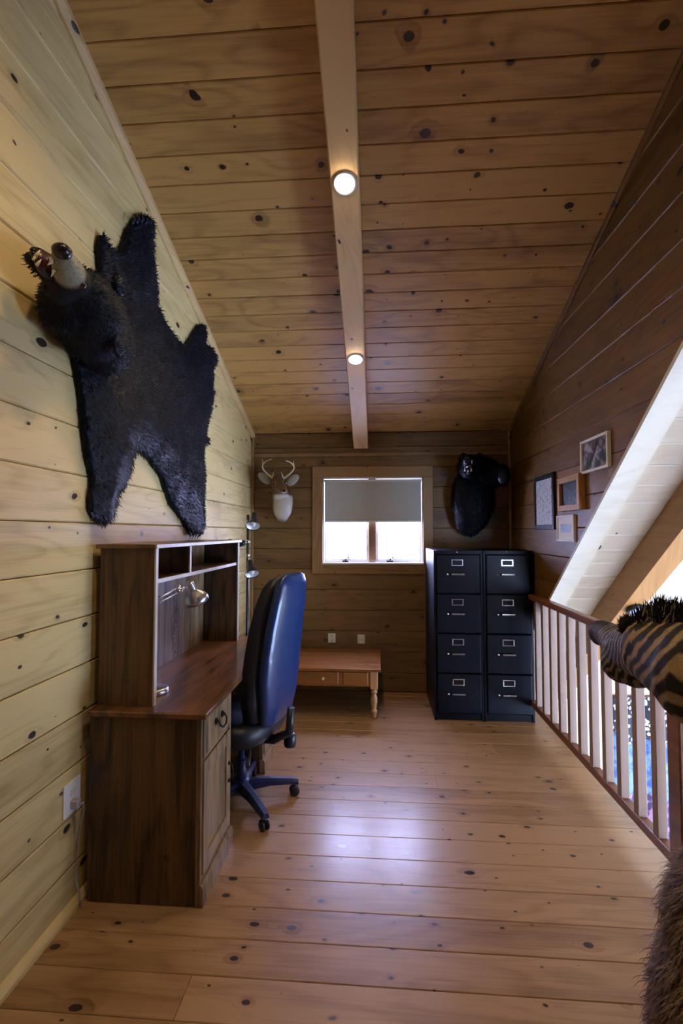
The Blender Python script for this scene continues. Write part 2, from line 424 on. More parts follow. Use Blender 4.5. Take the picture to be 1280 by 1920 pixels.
# loft ceiling (sloping boards)
cb = MB().prism([(XL-.1, YB+.1, ceil(YB+.1)+.022), (XR+.121, YB+.1, ceil(YB+.1)+.022), (XR+.121, YR, ceil(YR)+.022), (XL-.1, YR, ceil(YR)+.022)], (0, 0, .08)).build('ceiling', M['dark'])
tag(cb, kind='structure')
Vd = Vector((0, -1, SL)).normalized(); Nd = Vector((0, -SL, -1)).normalized()
s = 0.0; L = (YB-YR)*math.sqrt(1+SL*SL); rr = random.Random(5)
while s < L:
    w_ = .148+rr.uniform(-.006, .006); s1 = min(s+w_, L)
    plank((0, YB, ZC), (1, 0, 0), Vd, Nd, s, s1, lambda v: XL, lambda v: XR, .02, M['ceil'], cb, 'ceiling_board', ch=.004)
    s += w_
# far slope of the house over the near part, and main roof over the great room
X2 = 6.0
ms = MB().prism([(XR+.121, 4.80, roof(4.80)+.03), (X2, 4.80, roof(4.80)+.03), (X2, YR, ZR+.03), (XR+.121, YR, ZR+.03)], (0, 0, .1)).build('ceiling_great_room', M['dark'])
tag(ms, kind='structure')
Vm = Vector((0, -1, MRS)).normalized(); Nm = Vector((0, -MRS, -1)).normalized()
L = (4.70-YR)*math.sqrt(1+MRS*MRS); s = 0; rr = random.Random(8)
while s < L:
    w_ = .150+rr.uniform(-.006, .006); s1 = min(s+w_, L)
    plank((0, 4.70, roof(4.70)), (1, 0, 0), Vm, Nm, s, s1, lambda v: XR+.10, lambda v: X2, .02, M['roof'], ms, 'ceiling_board', ch=.004)
    s += w_
YS = -5.2; roof2 = lambda y: ZR-MRS*(YR-y)
tag(MB().prism([(XL-.1, YR, ZR), (X2, YR, ZR), (X2, YS, roof2(YS)), (XL-.1, YS, roof2(YS))], (0, 0, .1)).build('ceiling_rear_slope', M['roof']), kind='structure')
# rest of the great room, one storey down
ZF = -2.62
tag(MB().box((XR+.1, YS, ZF-.1), (X2, 4.8, ZF)).build('floor_great_room', M['floor']), kind='structure')
tag(MB().box((XR+.1, 4.72, ZF), (X2, 4.82, roof(4.72)+.02)).build('wall_great_room_eave', M['great_wall']), kind='structure')
tag(MB().box((XR+.1, YS-.1, ZF), (X2, YS, roof2(YS)+.1)).build('wall_great_room_near', M['great_wall']), kind='structure')
tag(MB().prism([(X2, YS, ZF), (X2, 4.8, ZF), (X2, 4.8, .02), (X2, YR, ZR), (X2, YS, roof2(YS))], (.1, 0, 0)).build('wall_great_room_gable', M['great_wall']), kind='structure')
tag(MB().box((XL-.1, YN-.1, -.27), (1.37, YN, 2.62)).build('wall_near', M['wall_x']), kind='structure')
tag(MB().box((1.271, YN, ZF), (1.371, 4.7, -.28)).build('wall_below_loft', M['great_wall']), kind='structure')
tag(MB().box((1.371, YN, -.28), (1.39, 4.7, .0)).build('trim_7', M['rafter']), kind='structure')

# unseen wall added to keep the eave daylight out of the loft
tag(MB().prism([(1.26, YN, 0), (1.26, 1.80, 0), (1.26, 1.80, roof(1.80)), (1.26, YR, ZR), (1.26, YN, ZR-MRS*(YR-YN))], (.1, 0, 0)).build('wall_added_light_block', M['wall_r']), kind='structure')
# beam under the loft ceiling
BX0, BX1, BD = -.215, -.078, .17
bz = lambda y: ceil(y)-BD
mb = MB(); ye = YB-.04
mb.prism([(BX0, ye, bz(ye)), (BX0+.006, ye, bz(ye)-.006), (BX1-.006, ye, bz(ye)-.006), (BX1, ye, bz(ye)), (BX1, ye, ceil(ye)-.001), (BX0, ye, ceil(ye)-.001)], Vector((0, YR-ye, SL*(ye-YR))))
beam = mb.build('ceiling_beam', M['beam'])
tag(beam, 'long square pine beam running up the middle of the loft ceiling', 'beam')
# rafter in the great room
mb = MB(); RX0, RX1, RDp = 1.605, 1.735, .25
y0 = 4.66
mb.prism([(RX0, y0, roof(y0)-.004), (RX0, y0, roof(y0)-RDp), (RX1, y0, roof(y0)-RDp), (RX1, y0, roof(y0)-.004)], Vector((0, YR-y0, MRS*(y0-YR))))
rafter = mb.build('roof_rafter', M['rafter'])
tag(rafter, 'thick pine rafter under the pale roof boards beyond the railing', 'rafter')

# downlights in the beam
dn = Vector((0, -SL, -1)).normalized()
for i, (yy, lab, pw) in enumerate(((2.23, 'bright round downlight in the beam, the nearer and larger one', 20),
                                 (3.386, 'small lit downlight in the beam, the farther one towards the window', 14),
                                 (1.07, None, 38), (-.08, None, 25))):
    c = Vector(((BX0+BX1)/2, yy, bz(yy)-.006))
    if lab:
        t = thing('downlight', c, lab, 'ceiling light')
        MB().lathe([(.056, 0), (.056, .006), (.046, .009), (.042, .004), (.042, 0)], c, 24, dn).build('trim_ring', M['frame_white'], t)
        MB().ball(c+dn*.006, (.040, .040, .018), 16).build('bulb', M['bulb'], t)
    l = bpy.data.lights.new('downlight_lamp', 'SPOT'); l.energy = pw*1.3; l.color = (1.0, 0.74, 0.42)
    l.spot_size = R(165); l.spot_blend = .9; l.shadow_soft_size = .04
    o = bpy.data.objects.new('downlight_lamp', l); o.location = c+dn*.035; o.rotation_euler = dn.to_track_quat('-Z', 'Y').to_euler(); col.objects.link(o)

# ------------------------------------------------------------------ window
wn = thing('window_1', (0, YB, WZ0), None, None); wn['kind'] = 'structure'
def wbx(name, a, b_, mat, parent=wn, ch=.003): return MB().box(a, b_, ch).build(name, mat, parent)
yf = YB-.02
wbx('casing', (WX0-.10, yf, WZ0-.10), (WX0, YB, WZ1+.0), M['trim_z']); wbx('casing', (WX1, yf, WZ0-.10), (WX1+.09, YB, WZ1), M['trim_z'])
wbx('casing', (WX0-.10, yf-.002, WZ1), (WX1+.09, YB, WZ1+.105), M['trim_x']); wbx('casing', (WX0, yf, WZ0-.10), (WX1, YB, WZ0-.012), M['trim_x'])
wbx('sill', (WX0, YB-.03, WZ0-.012), (WX1, YB+.11, WZ0+.006), M['frame_white'])
wbx('jamb', (WX0-.002, YB, WZ0), (WX0+.012, YB+.12, WZ1), M['frame_white']); wbx('jamb', (WX1-.012, YB, WZ0), (WX1+.002, YB+.12, WZ1), M['frame_white'])
wbx('jamb', (WX0, YB, WZ1-.012), (WX1, YB+.12, WZ1+.002), M['frame_white'])
wbx('mullion', (-.078, YB+.025, WZ0+.006), (-.008, YB+.11, WZ1-.012), M['trim_z'])
for sx0, sx1 in ((WX0+.012, -.078), (-.008, WX1-.012)):
    sash = wbx('sash', (sx0, YB+.07, WZ0+.006), (sx0+.022, YB+.10, WZ1-.012), M['frame_white'])
    mb = MB(); mb.box((sx1-.022, YB+.07, WZ0+.006), (sx1, YB+.10, WZ1-.012)); mb.box((sx0+.022, YB+.07, WZ0+.006), (sx1-.022, YB+.10, WZ0+.036)); mb.box((sx0+.022, YB+.07, WZ1-.042), (sx1-.022, YB+.10, WZ1-.012))
    mb.build('sash_rail', M['frame_white'], wn)
    MB().box((sx0+.022, YB+.084, WZ0+.036), (sx1-.022, YB+.087, WZ1-.042)).build('pane', M['glass'], wn)
    cx = sx0+.2 if sx0 < -.1 else sx0+.13
    mb = MB(); mb.box((cx-.03, YB+.03, WZ0+.006), (cx+.03, YB+.055, WZ0+.022), .003); mb.tube([(cx, YB+.04, WZ0+.02), (cx+.012, YB+.03, WZ0+.05), (cx+.03, YB+.01, WZ0+.045)], .005, 8); mb.ball((cx+.03, YB+.01, WZ0+.05), .009, 10)
    mb.build('window_crank', M['bronze'], wn)
bl = thing('roller_blind', (-.04, YB+.05, WZ1-.03), 'pale grey roller blind pulled halfway down the small window', 'blind')
MB().box((WX0+.016, YB+.010, 1.585), (WX1-.016, YB+.0125, WZ1-.03)).build('blind_fabric', M['blind'], bl)
MB().tube([(WX0+.014, YB+.020, WZ1-.03), (WX1-.014, YB+.020, WZ1-.03)], .013, 14).build('roller_tube', M['frame_white'], bl)
MB().box((WX0+.016, YB+.006, 1.575), (WX1-.016, YB+.016, 1.59), .002).build('bottom_bar', M['frame_white'], bl)

# ------------------------------------------------------------------ railing
rl = thing('railing', (1.215, 3.0, 0), 'dark top rail with pale upright balusters along the open loft edge', 'railing')
RC = 1.212
MB().box((RC-.034, 2.06, .955), (RC+.026, 3.925, .997), .008).build('top_rail', M['rail'], rl)
MB().box((RC-.020, 2.06, .128), (RC+.024, 3.925, .175), .003).build('bottom_rail', M['rail'], rl)
b0 = None; yy = 2.240
while yy < 3.91:
    if b0 is None:
        b0 = MB().box((-.0205, -.0205, 0), (.0205, .0205, .78), .002).build('baluster', M['bal']); o = b0
    else:
        o = b0.copy(); col.objects.link(o)
    o.location = (RC, yy, .175); attach(o, rl); yy += .157
mb = MB().box((RC-.040, 2.02, 0), (RC+.045, 2.106, 1.05), .006); mb.box((RC-.05, 2.01, 1.05), (RC+.055, 2.116, 1.075), .008)
mb.build('newel_post', M['rail'], rl)

# ------------------------------------------------------------------ organic helpers
def blob(name, elems, mat, parent=None, voxel=.006, smooth=5, colour=None):
    mb = MB()
    for e in elems:
        if e[0] == 'b': mb.ball(e[1], e[2], 24, e[3] if len(e) > 3 else None)
        else:
            _, p0, r0, p1, r1 = e; p0 = Vector(p0); p1 = Vector(p1)
            mb.ball(p0, r0, 20); mb.ball(p1, r1, 20); mb.tube([p0, p1], [r0, r1], 20)
    o = mb.build(name+'_tmp', mat)
    md = o.modifiers.new('r', 'REMESH'); md.mode = 'VOXEL'; md.voxel_size = voxel; md.use_smooth_shade = True
    sm = o.modifiers.new('s', 'SMOOTH'); sm.iterations = smooth; sm.factor = .5
    dg = bpy.context.evaluated_depsgraph_get(); me = bpy.data.meshes.new_from_object(o.evaluated_get(dg)); me.name = name
    bpy.data.objects.remove(o)
    me.polygons.foreach_set('use_smooth', [True]*len(me.polygons))
    if not me.materials: me.materials.append(mat)
    if colour:
        a = me.color_attributes.new('col', 'FLOAT_COLOR', 'POINT')
        buf = []
        for v in me.vertices: buf += [*colour(v.co), 1.0]
        a.data.foreach_set('color', buf)
    ob = bpy.data.objects.new(name, me); col.objects.link(ob)
    if parent is not None: attach(ob, parent)
    return ob
def tufts(name, src, count, flow, length, width, mat, parent, lift=.35, seed=1, keep=None, colour=None, curl=.25, clampx=None):
    """hair locks: thin tapering strips growing out of the faces of src, laid along flow(p)"""
    rg = random.Random(seed); me = src.data
    polys = [p for p in me.polygons if keep is None or keep(p.center, p.normal)]
    wts = [p.area for p in polys]
    ch = rg.choices(polys, wts, k=count)
    V, Fc, C = [], [], []
    for p in ch:
        vs_ = [me.vertices[i].co for i in p.vertices]
        a, b_, c_ = vs_[0], vs_[1], vs_[2] if len(vs_) == 3 or rg.random() < .5 else vs_[-1]
        r1, r2 = rg.random(), rg.random()
        if r1+r2 > 1: r1, r2 = 1-r1, 1-r2
        q = a+(b_-a)*r1+(c_-a)*r2; n = p.normal
        f = Vector(flow(q)); f = f-n*f.dot(n)
        rv = Vector((rg.gauss(0, 1), rg.gauss(0, 1), rg.gauss(0, 1)))*curl
        d = (f.normalized() if f.length > 1e-5 else Vector((0, 0, -1)))+n*lift+rv; d.normalize()
        L_ = length*rg.uniform(.5, 1.25); sd = d.cross(n)
        if sd.length < 1e-4: continue
        sd.normalize(); sd *= width*.5*rg.uniform(.6, 1.3)
        mid = q+d*L_*.55+n*L_*.08; tip = q+d*L_ - n*L_*.06
        o = len(V); q = q-n*.003
        nv = [q-sd, q+sd, mid+sd*.7, mid-sd*.7, tip]
        if clampx is not None:
            for v_ in nv: v_.x = max(v_.x, clampx)
        V += nv; Fc += [(o, o+1, o+2, o+3), (o+3, o+2, o+4)]
        if colour: cc = colour(q); C += [cc]*5
    m2 = bpy.data.meshes.new(name); m2.from_pydata([tuple(v) for v in V], [], Fc); m2.materials.append(mat)
    if colour:
        a = m2.color_attributes.new('col', 'FLOAT_COLOR', 'POINT'); a.data.foreach_set('color', [x for c in C for x in (*c, 1.0)])
    ob = bpy.data.objects.new(name, m2); col.objects.link(ob); ob['kind'] = 'stuff'
    if parent is not None: attach(ob, parent)
    return ob

# ------------------------------------------------------------------ bearskin on the left wall
outl = [(250,410),(262,404),(277,410),(282,428),(280,455),(283,500),(288,548),(287,572),(300,600),(318,625),(335,645),(345,650),(356,632),(368,612),(379,610),(382,628),(379,648),(391,652),(401,668),(401,682),(392,694),(394,740),(390,770),(383,800),(379,818),(387,822),(386,832),(376,836),(376,870),(378,905),(376,940),(377,985),(373,1000),(354,1001),(345,985),(335,970),(318,945),(305,912),(298,890),(275,860),(258,848),(248,846),(243,870),(232,905),(215,930),(209,955),(203,975),(190,984),(175,975),(166,955),(164,935),(170,905),(165,880),(158,840),(152,790),(147,740),(141,700),(133,655),(118,620),(105,590),(120,560),(150,530),(185,515),(183,500),(180,462),(184,442),(192,450),(200,467),(215,480),(224,470),(234,438)]
HX = XL+.012
P2 = [at(px, py, 'x', HX) for px, py in outl]; P2 = [Vector((p.y, p.z)) for p in P2]
# refine and roughen the border
B = []
for i, p in enumerate(P2):
    q = P2[(i+1) % len(P2)]; n = max(1, int((q-p).length/.02))
    for k in range(n):
        r_ = p.lerp(q, k/n); t_ = (q-p).normalized(); B.append(r_+Vector((t_.y, -t_.x))*random.uniform(-.004, .004))
def inside(p, poly):
    c = False; j = len(poly)-1
    for i in range(len(poly)):
        a, b_ = poly[i], poly[j]
        if (a.y > p.y) != (b_.y > p.y) and p.x < (b_.x-a.x)*(p.y-a.y)/(b_.y-a.y)+a.x: c = not c
        j = i
    return c
pts = list(B); xs = [p.x for p in B]; zs = [p.y for p in B]; g = .017
gx = min(xs)
while gx < max(xs):
    gz = min(zs)
    while gz < max(zs):
        p = Vector((gx+random.uniform(-.003, .003), gz+random.uniform(-.003, .003)))
        if inside(p, B) and min((p-b_).length for b_ in B) > .009: pts.append(p)
        gz += g
    gx += g
nB = len(B); res = geometry.delaunay_2d_cdt(pts, [(i, (i+1) % nB) for i in range(nB)], [list(range(nB))], 1, 1e-5)
vo, fo = res[0], res[2]
def hide_h(p):
    d = min((p-b_).length for b_ in B[::2])
    h = .010+.055*min(1, d/.16)**.6
    h += .012*noise.noise(Vector((p.x*9, p.y*9, 0)))*min(1, d/.05)
    return max(h, .006)
n0 = len(vo); VV = [(HX+hide_h(p), p.x, p.y) for p in vo]+[(HX-.006, p.x, p.y) for p in vo]
edges = {}
for f in fo:
    for i in range(len(f)):
        e = (f[i], f[(i+1) % len(f)]); edges[e] = 1
FF = [tuple(f) for f in fo]+[tuple(i+n0 for i in f[::-1]) for f in fo]
for (a, b_) in edges:
    if (b_, a) not in edges: FF.append((b_, a, a+n0, b_+n0))
mb = MB(); mb.v = VV; mb.f = FF; mb.sm = [True]*len(FF)
bear = thing('bearskin_rug', (XL+.002, 2.6, 2.2), 'black bearskin with open-mouthed head spread on the left pine wall', 'bearskin')
hide = mb.build('hide', M['fur'], bear)
ctr = Vector((-1.15, 2.65, 2.35))
def bflow(p):
    d = Vector((0, p.y-1.9, p.z-2.3)); return d.normalized()+Vector((0, .3, -.5))
tufts('fur', hide, 26000, bflow, .030, .0035, M['fur'], bear, lift=.42, seed=4, clampx=XL+.001, keep=lambda c, n: n.x > -.3)
def W(px, py, x): return at(px, py, 'x', x)
PALE = (0.34, 0.32, 0.22); BLK = (0.006, 0.007, 0.012)
muz0 = W(146, 512, -.99); muz1 = W(119, 486, -.955)
zmz = W(130, 529, -.95).z
def bcol(p):
    d = (p-muz1).length; d2 = (p-muz0).length*1.15
    t_ = max(0, min(1, (.10-d)/.02))*max(0, min(1, (p.z-zmz+(p.y-muz1.y)*.15)/.012)) if p.x > -1.06 else 0
    return tuple(BLK[i]*(1-t_)+PALE[i]*t_ for i in range(3))
head = blob('head', [('b', W(158, 585, -1.05), (.135, .105, .115)), ('b', W(170, 605, -1.07), (.12, .12, .14)), ('b', W(195, 635, -1.09), (.10, .13, .14)),
    ('b', W(150, 548, -1.02), (.095, .082, .08)), ('c', W(134, 521, -.995), .054, W(119, 488, -.955), .035), ('b', W(118, 479, -.948), (.030, .028, .024)),
    ('b', W(120, 570, -1.08), (.09, .06, .10)), ('c', W(118, 545, -1.04), .05, W(98, 520, -1.06), .036),
    ('c', W(98, 520, -1.06), .030, W(58, 484, -1.09), .020), ('b', W(212, 556, -1.03), (.022, .035, .04)), ('b', W(214, 640, -1.0), (.022, .035, .04))],
    M['vc'], bear, .0065, 5, bcol)
tufts('fur', head, 9000, lambda p: (p-muz1), .024, .0028, M['fur'], bear, lift=.35, seed=5, clampx=XL+.001, keep=lambda c, n: bcol(c)[0] < .05 and (c-muz1).length > .05 and c.x > -1.19 and not (c.y < W(112, 530, -1.05).y and n.x > -.2))
tufts('muzzle_fur', head, 1600, lambda p: (p-muz1), .008, .0018, M['vc'], bear, lift=.2, seed=6, keep=lambda c, n: .035 < (c-muz1).length < .12 and bcol(c)[0] > .05, colour=bcol)
MB().ball(W(116, 471, -.935), (.028, .029, .022), 16).build('nose', M['nose'], bear)
MB().ball(W(156, 536, -.948), .010, 12).build('eye', M['eye'], bear)
for px, py, xx in ((224, 534, -.97), (222, 648, -.955)):
    e = blob('ear', [('b', W(px, py, xx), (.016, .040, .042))], M['fur'], bear, .006, 2)
    tufts('fur', e, 500, lambda p: Vector((0, .4, .8)), .018, .0025, M['fur'], bear, lift=.5, seed=9)
# open lower jaw: dark gums, tongue and teeth
ja, jb = W(96, 512, -1.045), W(52, 476, -1.075)
jd = (jb-ja).normalized(); jn = Vector((1, 0, 0)); js = jd.cross(jn).normalized()
mb = MB()
lip = []
for k in range(17):
    a = math.pi*(k/16)-math.pi/2
    lip.append(ja.lerp(jb, .5)+jd*math.cos(a)*.058*1.2-jd*.02+js*math.sin(a)*.030+jn*.026)
mb.tube(lip, .0085, 8); jaw = mb.build('lower_lip', M['nose'], bear)
MB().ball(ja.lerp(jb, .42)+jn*.016, (.022, .052, .040), 16).build('mouth_lining', M['mouth'], bear)
mb = MB(); mb.tube([ja-jd*.01+jn*.034, ja.lerp(jb, .35)+jn*.042, ja.lerp(jb, .75)+jn*.034], [.015, .014, .008], 10)
mb.build('tongue', M['mouth'], bear)
for p, L_, r_ in ((W(70, 476, -1.035), .030, .006), (W(73, 492, -1.035), .024, .0055), (W(64, 484, -1.035), .014, .004)):
    dd = Vector((.45, .15, .85)).normalized()
    MB().tube([p-dd*L_*.5, p, p+dd*L_*.5], [r_, r_*.8, .0012], 8).build('tooth', M['tooth'], bear)
p = W(96, 492, -.972); MB().tube([p+Vector((0, .0, .014)), p, p-Vector((.004, .01, .014))], [.006, .005, .001], 8).build('tooth', M['tooth'], bear)
p = W(101, 514, -.985); MB().tube([p+Vector((0, .0, .012)), p-Vector((.004, .006, .012))], [.005, .001], 8).build('tooth', M['tooth'], bear)
# claws on the paws
def claws(cx, cy, dirpx, n=5, sp=8):
    d = Vector(dirpx).normalized(); s_ = Vector((-d.y, d.x))
    for k in range(n):
        o = (k-(n-1)/2)*sp
        a = W(cx+s_.x*o-d.x*6-abs(o)*d.x*.3, cy+s_.y*o-d.y*6-abs(o)*d.y*.3, HX+.035); e = W(cx+s_.x*o+d.x*7, cy+s_.y*o+d.y*7-0, HX+.020)
        MB().tube([a, a.lerp(e, .5)+Vector((.012, 0, 0)), e], [.005, .004, .001], 6).build('claw', M['bblack'], bear)
claws(186, 974, (-.15, 1)); claws(265, 411, (.1, -1)); claws(362, 1004, (0, 1), 4, 5); claws(395, 668, (.6, -.6), 4, 6)

# ------------------------------------------------------------------ desk with hutch
DX0, DX1, DY0, DY1, DT = -1.165, -.70, 1.935, 3.34, .735
desk = thing('writing_desk', (-.93, 2.63, 0), 'rustic dark brown desk with pedestal cupboards along the left wall', 'desk')
MB().box((DX0-.01, DY0-.02, DT), (DX1+.025, DY1+.02, DT+.024), .004).build('desktop', M['desk_y'], desk)
def pedestal(y0, y1):
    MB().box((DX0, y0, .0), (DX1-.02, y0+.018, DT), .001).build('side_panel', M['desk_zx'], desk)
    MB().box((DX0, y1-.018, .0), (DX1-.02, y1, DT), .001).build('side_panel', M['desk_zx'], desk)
    MB().box((DX0, y0+.018, .09), (DX1-.03, y1-.018, .108)).build('cupboard_base', M['desk_y'], desk)
    mb = MB(); mb.box((DX1-.022, y0, .085), (DX1-.002, y0+.022, DT), .001); mb.box((DX1-.022, y1-.022, .085), (DX1-.002, y1, DT), .001)
    mb.box((DX1-.022, y0+.022, .085), (DX1-.002, y1-.022, .105)); mb.box((DX1-.022, y0+.022, .555), (DX1-.002, y1-.022, .57))
    mb.build('face_frame', M['desk_z'], desk)
    dr = MB().box((DX1-.02, y0+.024, .574), (DX1+.004, y1-.024, DT-.006), .003).build('drawer', M['desk_z'], desk)
    yc = (y0+y1)/2
    mb = MB()
    for s_ in (-1, 1): mb.lathe([(0, 0), (.015, 0), (.013, .006), (.006, .010), (.006, .016), (0, .016)], (DX1+.004, yc+s_*.042, .665), 12, (1, 0, 0))
    mb.tube([(DX1+.018, yc-.042, .665), (DX1+.026, yc-.044, .648), (DX1+.030, yc-.02, .632), (DX1+.030, yc+.02, .632), (DX1+.026, yc+.044, .648), (DX1+.018, yc+.042, .665)], .0042, 8)
    mb.build('bail_handle', M['bronze'], dr)
    # framed door: stiles, rails and a sunk panel
    z0, z1 = .11, .55; a, b_ = y0+.024, y1-.024
    mb = MB(); mb.box((DX1-.014, a+.04, z0+.05), (DX1-.004, b_-.04, z1-.05)).box((DX1-.016, a, z0), (DX1+.004, a+.055, z1), .002)
    mb.box((DX1-.016, b_-.055, z0), (DX1+.004, b_, z1), .002).box((DX1-.016, a+.055, z0), (DX1+.004, b_-.055, z0+.06), .002).box((DX1-.016, a+.055, z1-.06), (DX1+.004, b_-.055, z1), .002)
    door = mb.build('door', M['desk_z'], desk)
    mb = MB(); mb.tube([(DX1+.004, b_-.028, .40), (DX1+.022, b_-.028, .39), (DX1+.026, b_-.028, .36), (DX1+.022, b_-.028, .33), (DX1+.004, b_-.028, .32)], .004, 8)
    mb.ball((DX1+.006, b_-.028, .40), .009, 10).ball((DX1+.006, b_-.028, .32), .009, 10); mb.build('door_handle', M['bronze'], door)
    MB().prism([(DX1-.02, y0-.002, .0), (DX1+.012, y0-.002, .0), (DX1+.012, y0-.002, .07), (DX1+.004, y0-.002, .085), (DX1-.02, y0-.002, .085)], (0, y1-y0+.004, 0)).build('plinth', M['desk_z'], desk)
pedestal(DY0, 2.335); pedestal(3.0, DY1)
MB().box((DX0, 2.335, .38), (DX0+.016, 3.0, DT)).build('modesty_panel', M['desk_y'], desk)
# hutch
HF, HB, HZ = -.93, -1.165, 1.43
hut = thing('desk_hutch', (-1.05, 2.6, DT+.024), 'open shelved dark hutch with pale front edges on top of the desk', 'hutch')
hz0 = DT+.024
def edge(name, a, b_, par): return MB().box(a, b_, .001).build(name, M['edge'], par)
M['edge'] = wood('pale_edge', 'Z', 'Y', (0.50, 0.44, 0.38), (0.30, 0.24, 0.19), knots=.0, rough=.4, contrast=.5)  # front edge bands set paler than the hutch boards
for y0 in (1.985, 3.20):
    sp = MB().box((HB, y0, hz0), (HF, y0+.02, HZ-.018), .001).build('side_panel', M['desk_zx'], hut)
    edge('edge_band', (HF, y0-.001, hz0), (HF+.008, y0+.022, HZ-.018), sp)
MB().box((HB-.012, 1.965, HZ-.018), (HF+.012, 3.245, HZ), .003).build('top_board', M['desk_y'], hut)
edge('edge_band', (HF+.012, 1.965, HZ-.017), (HF+.02, 3.245, HZ-.001), hut)
MB().box((HB+.012, 2.005, 1.262), (HF-.012, 3.20, 1.278)).build('shelf', M['desk_y'], hut)
edge('edge_band', (HF-.012, 2.007, 1.261), (HF-.004, 3.198, 1.279), hut)
MB().box((HB+.012, 2.395, 1.278), (HF-.014, 2.411, HZ-.018)).build('divider', M['desk_zx'], hut)
edge('edge_band', (HF-.014, 2.394, 1.279), (HF-.006, 2.412, HZ-.019), hut)
yy = 2.005
while yy < 3.19:
    y2 = min(yy+.1195, 3.20); MB().box((HB, yy+.001, hz0), (HB+.010, y2-.001, HZ-.018), .002).build('back_board', M['desk_z'], hut); yy = y2

# desk lamp
lp = thing('desk_lamp', (-1.01, 2.14, hz0), 'silver jointed desk lamp with bell shade inside the hutch', 'lamp')
bc = at(287, 1302, 'z', hz0); bc = Vector((-1.0, 2.15, hz0))
MB().lathe([(0, 0), (.062, 0), (.064, .004), (.062, .022), (.050, .027), (0, .028)], bc, 28).build('base', M['silver'], lp)
el = Vector((-1.0, 2.075, 1.155)); hd = at(334, 1106, 'x', -.90)
mb = MB().tube([bc+Vector((0, -.02, .02)), bc+Vector((0, -.02, .06))], .008, 10)
for s_ in (-.011, .011): mb.tube([bc+Vector((s_, -.02, .055)), el+Vector((s_, 0, 0))], .0038, 8)
mb.build('lower_arm', M['silver'], lp)
mb = MB(); ax = (hd-el).normalized(); sd = Vector((0, 0, 1)).cross(ax).normalized(); up_ = ax.cross(sd)
for s_ in (-.010, .010): mb.tube([el+up_*s_, hd+up_*s_], .0036, 8)
mb.build('upper_arm', M['silver'], lp)
MB().ball(el, (.014, .014, .014), 12).build('joint', M['chrome'], lp)
mb = MB().ball(hd, .014, 12).tube([hd+Vector((-.02, 0, 0)), hd+Vector((.02, 0, 0))], .008, 10).tube([hd, at(349, 1100, 'x', -.88)], .006, 8)
mb.ball(hd+Vector((0, .01, .016)), .008, 10); mb.build('joint', M['chrome'], lp)
sx = at(356, 1094, 'x', -.875); se = at(372, 1131, 'x', -.85); ax = (se-sx).normalized()
mb = MB().lathe([(.0, -.008), (.016, -.006), (.018, .0), (.018, .03), (.022, .04), (.040, .058), (.052, .078), (.056, .098), (.054, .098), (.049, .078), (.036, .06), (.0, .05)], sx, 28, ax)
mb.build('shade', M['silver'], lp)
MB().ball(sx+ax*.072, (.02, .02, .02), 12).build('bulb', M['white'], lp)
# strings of clear beads hanging inside the hutch
for sid, (pxs, X_, lab) in enumerate((( [(331,1139),(326,1152),(322,1160),(331,1165),(330,1180),(325,1193),(327,1203),(325,1216),(329,1221)], -1.12, 'short string of clear beads hanging behind the desk lamp arm'),
                       ([(281,1182),(279,1190),(279,1202),(278,1219),(278,1228),(279,1236)], -1.12, 'string of clear beads by the near side of the hutch'))):
    P_ = [at(a, b_, 'x', X_) for a, b_ in pxs]; top = Vector((P_[0].x, P_[0].y, 1.262))
    t = thing('bead_string', top, lab, 'beads', )
    MB().tube([top]+P_, .0009, 5).build('thread', M['cord'], t)
    for q in P_: MB().ball(q, random.uniform(.0045, .007), 10).build('bead', M['beads'], t)

# ------------------------------------------------------------------ swivel chair
ch = thing('office_chair', (-.745, 2.68, 0), 'high backed dark blue-black leather swivel chair pushed up to the desk', 'chair')
CL = Vector((-.745, 2.68, 0)); ca = R(-20)       # seat faces the desk, turned a little to the back
Xf = Vector((-math.cos(ca), -math.sin(ca), 0)); Xf = Vector((-math.cos(R(16)), math.sin(R(16)), 0)); Ys = Vector((-Xf.y, Xf.x, 0))
def cl(f, s_, z): return CL+Xf*f+Ys*s_+Vector((0, 0, z))
def loft(rings, name, mat, parent, caps=True, n=28, p=3.0):
    mb = MB(); vv, ff = [], []
    for (f0, th, hw, z) in rings:
        for k in range(n):
            a = 2*math.pi*k/n; c_, s_ = math.cos(a), math.sin(a)
            e = 2/p; cx_ = abs(c_)**e*(1 if c_ > 0 else -1); sy_ = abs(s_)**e*(1 if s_ > 0 else -1)
            vv.append(cl(f0+cx_*th, sy_*hw, z))
    m_ = len(rings)
    for i in range(m_-1):
        for k in range(n): ff.append((i*n+k, i*n+(k+1) % n, (i+1)*n+(k+1) % n, (i+1)*n+k))
    mb.add(vv, ff, True); o = len(mb.v)-len(vv)
    mb.f += [tuple(o+k for k in range(n))[::-1], tuple(o+(m_-1)*n+k for k in range(n))]; mb.sm += [True, True]
    return mb.build(name, mat, parent)
